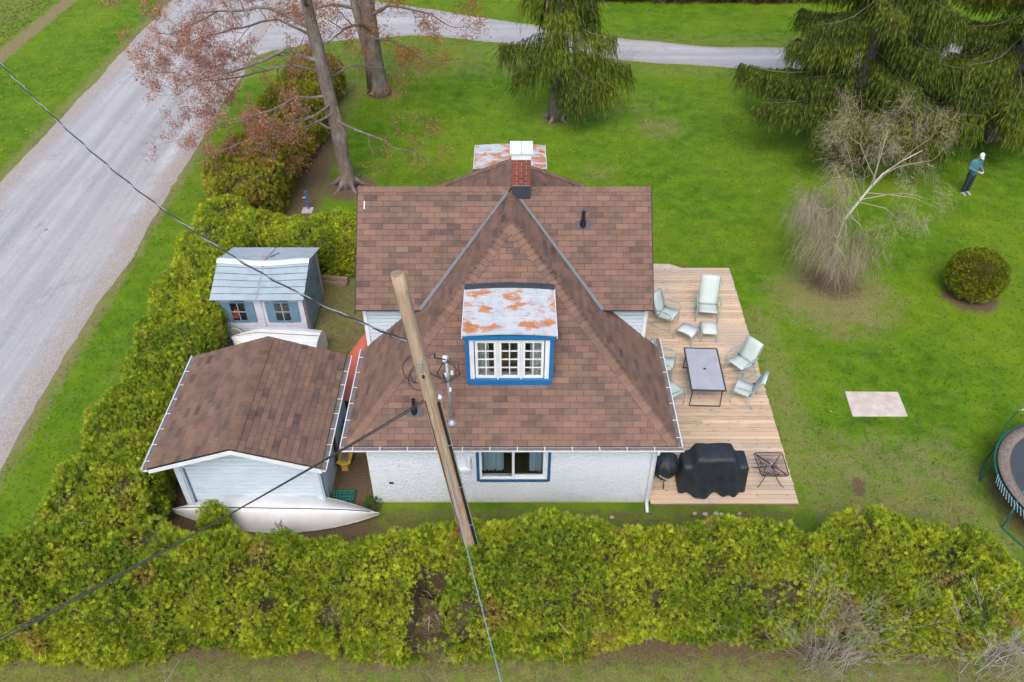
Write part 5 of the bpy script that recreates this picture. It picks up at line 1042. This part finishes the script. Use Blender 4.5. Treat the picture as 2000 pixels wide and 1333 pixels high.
# ------------------------------------------------------------------ spruces
NV, NF = [], []
for k in range(11):                                 # one hanging spray: staggered needle blades down a thread
    a = k * 2.4; z = k / 11.; q = Vector((math.cos(a), math.sin(a), 0)); s = Vector((-math.sin(a), math.cos(a), 0)); i = len(NV); w = .038 * (1.1 - .6 * z)
    NV += [tuple(q * .008 + Vector((0, 0, z))), tuple(q * w + s * w * .8 + Vector((0, 0, z + .10))), tuple(q * w * 1.0 - s * w * .2 + Vector((0, 0, z + .27)))]; NF += [(i, i + 1, i + 2)]
def spruce(name, label, base, H, Rm, z0, nb, seed, lean=(0, 0), r0=.3, arms=None, hang=1., dens=105):
    t = thing(name, label, 'tree', base); rr = random.Random(seed); ax = lambda z: Vector((lean[0] * z, lean[1] * z, z))
    mb = MB(); mb.tube([ax(H * i / 12) for i in range(13)], [r0 * (1.35 if i == 0 else 1) * (1 - .93 * i / 12) + .01 for i in range(13)], 14)
    for k in range(5): a = k * 1.26 + .4; mb.tube([(.15 * math.cos(a), .15 * math.sin(a), .4), (.42 * math.cos(a), .42 * math.sin(a), .06), (.75 * math.cos(a), .75 * math.sin(a), -.04)], [.13, .09, .03], 6)
    mb.build('trunk', 'sprucebark', t, smooth=True); mb = MB(); P, D, Lh, Cc = [], [], [], []
    br = []
    for i in range(nb):
        f = (i + rr.random()) / nb; z = z0 + (H - z0) * f ** 1.25; L = Rm * (1 - z / H) ** .75 * rr.uniform(.65, 1.1); br.append((z, i * 2.399 + rr.uniform(-.3, .3), L))
    br += arms or []
    for z, a, L in br:
        if L < .3: continue
        o = Vector((math.cos(a), math.sin(a), 0)); s = Vector((-o.y, o.x, 0)); dr = rr.uniform(.22, .42); pts = []
        for j in range(9): r = L * j / 8; pts.append(ax(z) + o * r + s * .12 * math.sin(j * .9 + a) + Vector((0, 0, -dr * r + .07 * r * r * (1 if L < 3.4 else .75))))
        mb.tube(pts, [.030 * (1 - .8 * j / 8) * (.5 + L / Rm * .5) for j in range(9)], 5, False)
        tone = rr.random(); nsp = int(L * dens)
        for k in range(nsp):
            u = rr.uniform(.12, 1.03) ** .8; j = min(7, int(u * 8)); b = pts[j].lerp(pts[j + 1], min(1, u * 8 - j)); w = (.10 + .55 * math.sin(math.pi * min(1, u * .9 + .05))) * min(1, L / 2.2); off = rr.uniform(-1, 1) * w
            p = b + s * off + o * rr.uniform(-.06, .06) + Vector((0, 0, -.12 * abs(off) + .03)); P.append(p); D.append(o * (.25 * rr.random() + .05) + s * off * .35 + Vector((rr.gauss(0, .1), rr.gauss(0, .1), -1.2 if rr.random() < .9 else -.3))); Lh.append(rr.uniform(.35, .8) * hang * (1.25 if rr.random() < .3 else 1))
            q = min(1, max(0, rr.gauss(.36 + .6 * (tone - .5), .22))); Cc.append((lerp(.042, .18, q), lerp(.070, .225, q), lerp(.011, .018, q)) if rr.random() > .006 else (.30, .19, .12))
    mb.build('branches', 'sprucebark', t)
    V, F, cc = scatter(np.array(P, float), np.array(D, float), NV, NF, np.array(Lh), np.array(Cc)); np_mesh('foliage', V, F, cc, 'needle', t); return t
spruce('drooping_spruce', 'slim drooping spruce behind the cottage chimney', (1.98, 34.4, 0), 15, 2.8, 5.0, 30, 31, (.012, 0), arms=[(2.3, -1.15, 2.1), (2.4, -.6, 2.6), (4.0, 3.4, 2.5), (3.1, -2.5, 2.2), (3.4, -.3, 3.0), (2.8, -.9, 2.3), (4.4, -1.7, 2.2), (4.3, -.5, 2.4)], hang=1.5, dens=80)
spruce('broad_spruce', 'broad dark spruce with sweeping branches behind the birch', (14.1, 31.6, 0), 17, 5.4, 2.3, 74, 37, (-.02, 0), r0=.36, hang=1.15, dens=140, arms=[(2.6, -1.6, 3.6), (2.9, -2.2, 4.2), (2.8, -1.1, 4.4), (3.2, -.5, 4.6), (3.1, -2.8, 4.6), (3.6, -.9, 4.8), (2.4, -.2, 3.8), (3.8, 3.3, 5.2)])
spruce('right_edge_spruce', 'dark spruce hanging into the picture at the upper right edge', (20.6, 32.6, 0), 16, 4.9, 2.6, 62, 43, (0, 0), hang=1.15, dens=120, arms=[(2.9, -1.9, 4.0), (3.2, -2.5, 4.4), (3.0, -1.3, 4.2), (3.6, 3.0, 4.2)])
# far brush line at the top edge
fb = Hedge([(2.5, 50.9, 0), (9, 50.4, 0), (16, 50.4, 0), (24, 51.2, 0)], lambda d: (1., 1.7), 90.)
make_hedge('far_brush', 'dark brown brush line beyond the gravel drive at the top edge', fb, 90, .25, lambda P: hedge_cols(P, 90., np.array([[.05, .04, .025]]), np.array([[.12, .08, .05]]), np.array([[.16, .08, .05]]), .1), cat='brush')
# stones by the deck
for k, (x, y, s) in enumerate(((4.75, 12.5, .085), (4.9, 12.42, .06), (5.02, 12.52, .08), (5.15, 12.5, .07), (5.6, 12.52, .06), (4.5, 12.52, .07), (2.45, 12.4, .07))):
    mb = MB(); mb.lathe([(.5, -.3), (.95, 0), (.8, .4), (.35, .6)], (0, 0, 0), 9, lambda a, z: 1 + .2 * noise.noise(Vector((a, z, k)))); o = mb.build('stone', 'stone', smooth=True); o.scale = (s, s * .8, s); o.location = (x, y, .02)
    tag(o, ('largest pale stone in the row below the deck front', 'tiny pale stone set forward of the largest one below the deck', 'middle pale stone of the row below the deck front', 'pale stone right of the middle in the row below the deck', 'rightmost pale stone below the deck front, off by itself', 'leftmost pale stone below the deck front', 'small pale stone lying in front of the stucco wall')[k], 'stone', 'pale stones on the soil')

# ------------------------------------------------------------------ person flying the drone
pr = thing('person', 'person in teal fleece and white cap looking down at a handheld controller', 'person', (17.57, 27.87, 0), R(18))
def remesh(mb, name, mat, parent, vox=.011, sm=4):
    o = mb.build(name, mat, None); md = o.modifiers.new('r', 'REMESH'); md.mode = 'VOXEL'; md.voxel_size = vox; md.use_smooth_shade = True; m2_ = o.modifiers.new('s', 'SMOOTH'); m2_.iterations = sm; m2_.factor = .5
    dg = bpy.context.evaluated_depsgraph_get(); me = bpy.data.meshes.new_from_object(o.evaluated_get(dg)); me.materials.clear(); me.materials.append(M[mat]); bpy.data.objects.remove(o, do_unlink=True)
    n = bpy.data.objects.new(name, me); C.objects.link(n); n.parent = parent; return n
def cap_tube(mb, pts, rad, n=14, sq=1.):          # tapered limb with rounded ends; front is -y
    P = [Vector(p) for p in pts]; a = (P[0] - P[1]).normalized(); b = (P[-1] - P[-2]).normalized()
    P = [P[0] + a * rad[0] * .7] + P + [P[-1] + b * rad[-1] * .7]; rad = [rad[0] * .45] + list(rad) + [rad[-1] * .45]; k = len(mb.v); mb.tube(P, rad, n)
    if sq != 1: c = sum(P, Vector()) / len(P); mb.v[k:] = [(v[0], (v[1] - c.y) * sq + c.y, v[2]) for v in mb.v[k:]]
arm = lambda s: [(s * .19, .0, 1.40), (s * .255, -.0, 1.13), (s * .12, -.29, 1.10)]
leg = lambda s: [(s * .09, 0, .92), (s * .10, -.01, .50), (s * .105, .02, .09)]
def torso(mb, g=0): cap_tube(mb, [(0, .0, .90), (0, 0, 1.05), (0, .005, 1.22), (0, .0, 1.38), (0, -.01, 1.46)], [.165 + g, .155 + g, .175 + g, .17 + g, .09 + g], 20, .68)
mb = MB(); torso(mb, -.02)
for s in (-1, 1):
    cap_tube(mb, leg(s), [.085, .055, .042]); cap_tube(mb, arm(s), [.05, .042, .03]); cap_tube(mb, [(s * .105, .03, .05), (s * .11, -.12, .035)], [.038, .03], 10)
    w = Vector((s * .12, -.29, 1.10)); cap_tube(mb, [w, w + Vector((-s * .035, -.055, .0))], [.028, .033], 10, 1)
    for k in range(4): b_ = w + Vector((-s * (.03 + .012 * k), -.085, .022 - .016 * k)); ln_ = (.055, .062, .058, .046)[k]; cap_tube(mb, [b_, b_ + Vector((-s * ln_ * .55, -.022, -.006)), b_ + Vector((-s * ln_, .0, -.01))], [.0095, .009, .0075], 8)
    cap_tube(mb, [w + Vector((-s * .02, -.05, .02)), w + Vector((-s * .045, -.065, .045)), w + Vector((-s * .065, -.085, .04))], [.012, .0105, .009], 8)
cap_tube(mb, [(0, -.01, 1.44), (0, -.04, 1.55)], [.06, .056]); hc = Vector((0, -.09, 1.635))
mb.lathe([(.01, -.115), (.05, -.105), (.068, -.06), (.077, 0), (.076, .05), (.055, .10), (.01, .12)], tuple(hc), 18)
cap_tube(mb, [hc + Vector((0, -.072, .02)), hc + Vector((0, -.095, -.02))], [.012, .017], 8)                     # nose
for s in (-1, 1): cap_tube(mb, [hc + Vector((s * .076, .01, .02)), hc + Vector((s * .079, .012, -.025))], [.014, .010], 8)      # ears
cap_tube(mb, [hc + Vector((-.022, -.07, -.062)), hc + Vector((.022, -.07, -.062))], [.009, .009], 8)              # lips
body = remesh(mb, 'body', 'skin', pr, .0105, 2)
mb = MB(); torso(mb, .012)
for s in (-1, 1): cap_tube(mb, [(s * .10, 0, 1.42), (s * .195, 0, 1.39)] + arm(s)[1:], [.085, .085, .070, .046])
cap_tube(mb, [(0, .0, .86), (0, 0, 1.0)], [.175, .178], 20, .72); cap_tube(mb, [(0, -.005, 1.45), (0, -.03, 1.51)], [.075, .068]); remesh(mb, 'jacket', 'jacket', pr, .012, 4)
mb = MB(); cap_tube(mb, [(0, 0, .84), (0, 0, .96)], [.15, .155], 20, .7)
for s in (-1, 1): cap_tube(mb, leg(s)[:2] + [(s * .105, .02, .11)], [.105, .083, .066])
remesh(mb, 'trousers', 'trouser', pr, .012, 4)
for s in (-1, 1):
    mb = MB(); cap_tube(mb, [(s * .105, .055, .045), (s * .108, -.03, .05), (s * .115, -.15, .035)], [.042, .046, .036], 12); mb.bx(s * .11 - .045, s * .11 + .045, -.19, .09, .0, .025); remesh(mb, 'shoe', 'shoe', pr, .009, 3)
cp = MB().lathe([(.086, -.0), (.092, .03), (.088, .07), (.068, .105), (.03, .124), (.005, .128)], (0, 0, 0), 20).build('cap', 'cap', pr, smooth=True, thick=.006); cp.location = hc + Vector((0, .0, .012)); cp.rotation_euler = (R(22), 0, 0)
br_ = MB().grid([[((u - .5) * .15 * (1 - .25 * v), -.075 - .085 * v + .03 * (2 * u - 1) ** 2, .012 - .02 * v - .02 * (2 * u - 1) ** 2) for u in [i / 6 for i in range(7)]] for v in (0, .5, 1)]).build('cap_brim', 'cap', cp, smooth=True, thick=.006)
for s in (-1, 1): MB().lathe([(.001, -.008), (.0075, 0), (.001, .008)], (s * .028, -.078, .01), 8).build('eye', 'white', body).location = hc
ctl = thing('controller', 'small pale handheld controller held by the person', 'controller', tuple(Matrix.Rotation(R(18), 3, 'Z') @ Vector((0, -.375, 1.085)) + Vector((17.57, 27.87, 0))), R(18))
MB().box((0, 0, 0), (.13, .075, .03)).build('case', 'white', ctl, bevel=.01); MB().box((0, .02, .022), (.085, .05, .012), Matrix.Rotation(R(25), 3, 'X')).build('screen', 'black', ctl)

# ------------------------------------------------------------------ grass tufts
TV, TF = [], []
for k in range(6):
    a = k * 2.1; q = Vector((math.cos(a), math.sin(a), 0)); s = Vector((-q.y, q.x, 0)); i = len(TV); b0 = q * .25 * (k % 3)
    TV += [tuple(b0 - s * .13), tuple(b0 + s * .13), tuple(b0 + q * .45 + Vector((0, 0, .6 + .2 * (k % 2))))]; TF += [(i, i + 1, i + 2)]
def tufts(N):
    u = rng.random(N); y = 7.6 + 45 * u ** 1.35; hw = 7 + y * .62; x = rng.uniform(-1, 1, N) * hw; s = soil_mask(x, y); d = dry_mask(x, y)
    ok = (rng.random(N) > s * 1.02) & ~((x > -20.25) & (x < -13.25)) & ~((x > -3.5) & (x < 7.25) & (y > 12.6) & (y < 22.8)) & ~((x > 9.35) & (x < 11.1) & (y > 15.8) & (y < 16.9))
    ny_ = np.interp(x, [p[0] for p in nearp], [p[1] for p in nearp]); fy_ = np.interp(x, [p[0] for p in farp], [p[1] for p in farp]); ok &= ~((x > -14) & (y > ny_ + .1) & (y < fy_ - .1)) & ~((x > -8.2) & (x < -4.4) & (y > 12.6) & (y < 21.6))
    x, y, d, s = x[ok], y[ok], d[ok], s[ok]; n = len(x); P = np.stack([x, y, np.full(n, -.005)], 1)
    t = np.clip(.5 + .55 * vnoise(P, .35, 5) + .5 * vnoise(P, 1.6, 8) + .3 * vnoise(P, 4.5, 3) + rng.normal(0, .1, n), 0, 1)[:, None]
    c = np.array([[.048, .122, .003]]) + (np.array([[.168, .278, .009]]) - np.array([[.048, .122, .003]])) * t
    dr = np.clip(d * .9 + s * .5 + .5 * vnoise(P, 2.4, 55) + 1.0 * vnoise(P, 1.1, 20) + .4 * vnoise(P, .25, 33) - .26, 0, .9)[:, None] * rng.random((n, 1)); c = c + (np.array([[.27, .225, .11]]) - c) * dr
    D = np.stack([rng.normal(0, .35, n), rng.normal(0, .35, n), np.ones(n)], 1); sz = rng.uniform(.04, .075, n) * (1 - .45 * np.clip(s + d * .5, 0, 1)) * (1 + (x < -27) * 1.2)
    V, F, cc = scatter(P, D, TV, TF, sz, c); o = np_mesh('grass', V, F, cc, 'blade', None, 'stuff'); tag(o, 'short mown green lawn grass around the cottage', 'grass')
tufts(112000)
dn = 240; P = np.stack([rng.uniform(-13, 26, dn), rng.uniform(11, 40, dn), np.full(dn, .07)], 1); P[:110, 0] = rng.uniform(-25, -20.8, 110); P[:110, 1] = rng.uniform(28, 48, 110); P = P[(soil_mask(P[:, 0], P[:, 1]) < .2) & ~((P[:, 0] > -11.5) & (P[:, 0] < 8) & (P[:, 1] < 25))]
V, F, cc = scatter(P, np.tile([[0, 0, 1.]], (len(P), 1)), BUD_V, BUD_F, rng.uniform(.03, .05, len(P)), np.tile([[.75, .55, .02]], (len(P), 1))); o = np_mesh('dandelions', V, F, cc, 'leaf', None, 'stuff'); tag(o, 'tiny yellow dandelions scattered through the lawn', 'flowers')
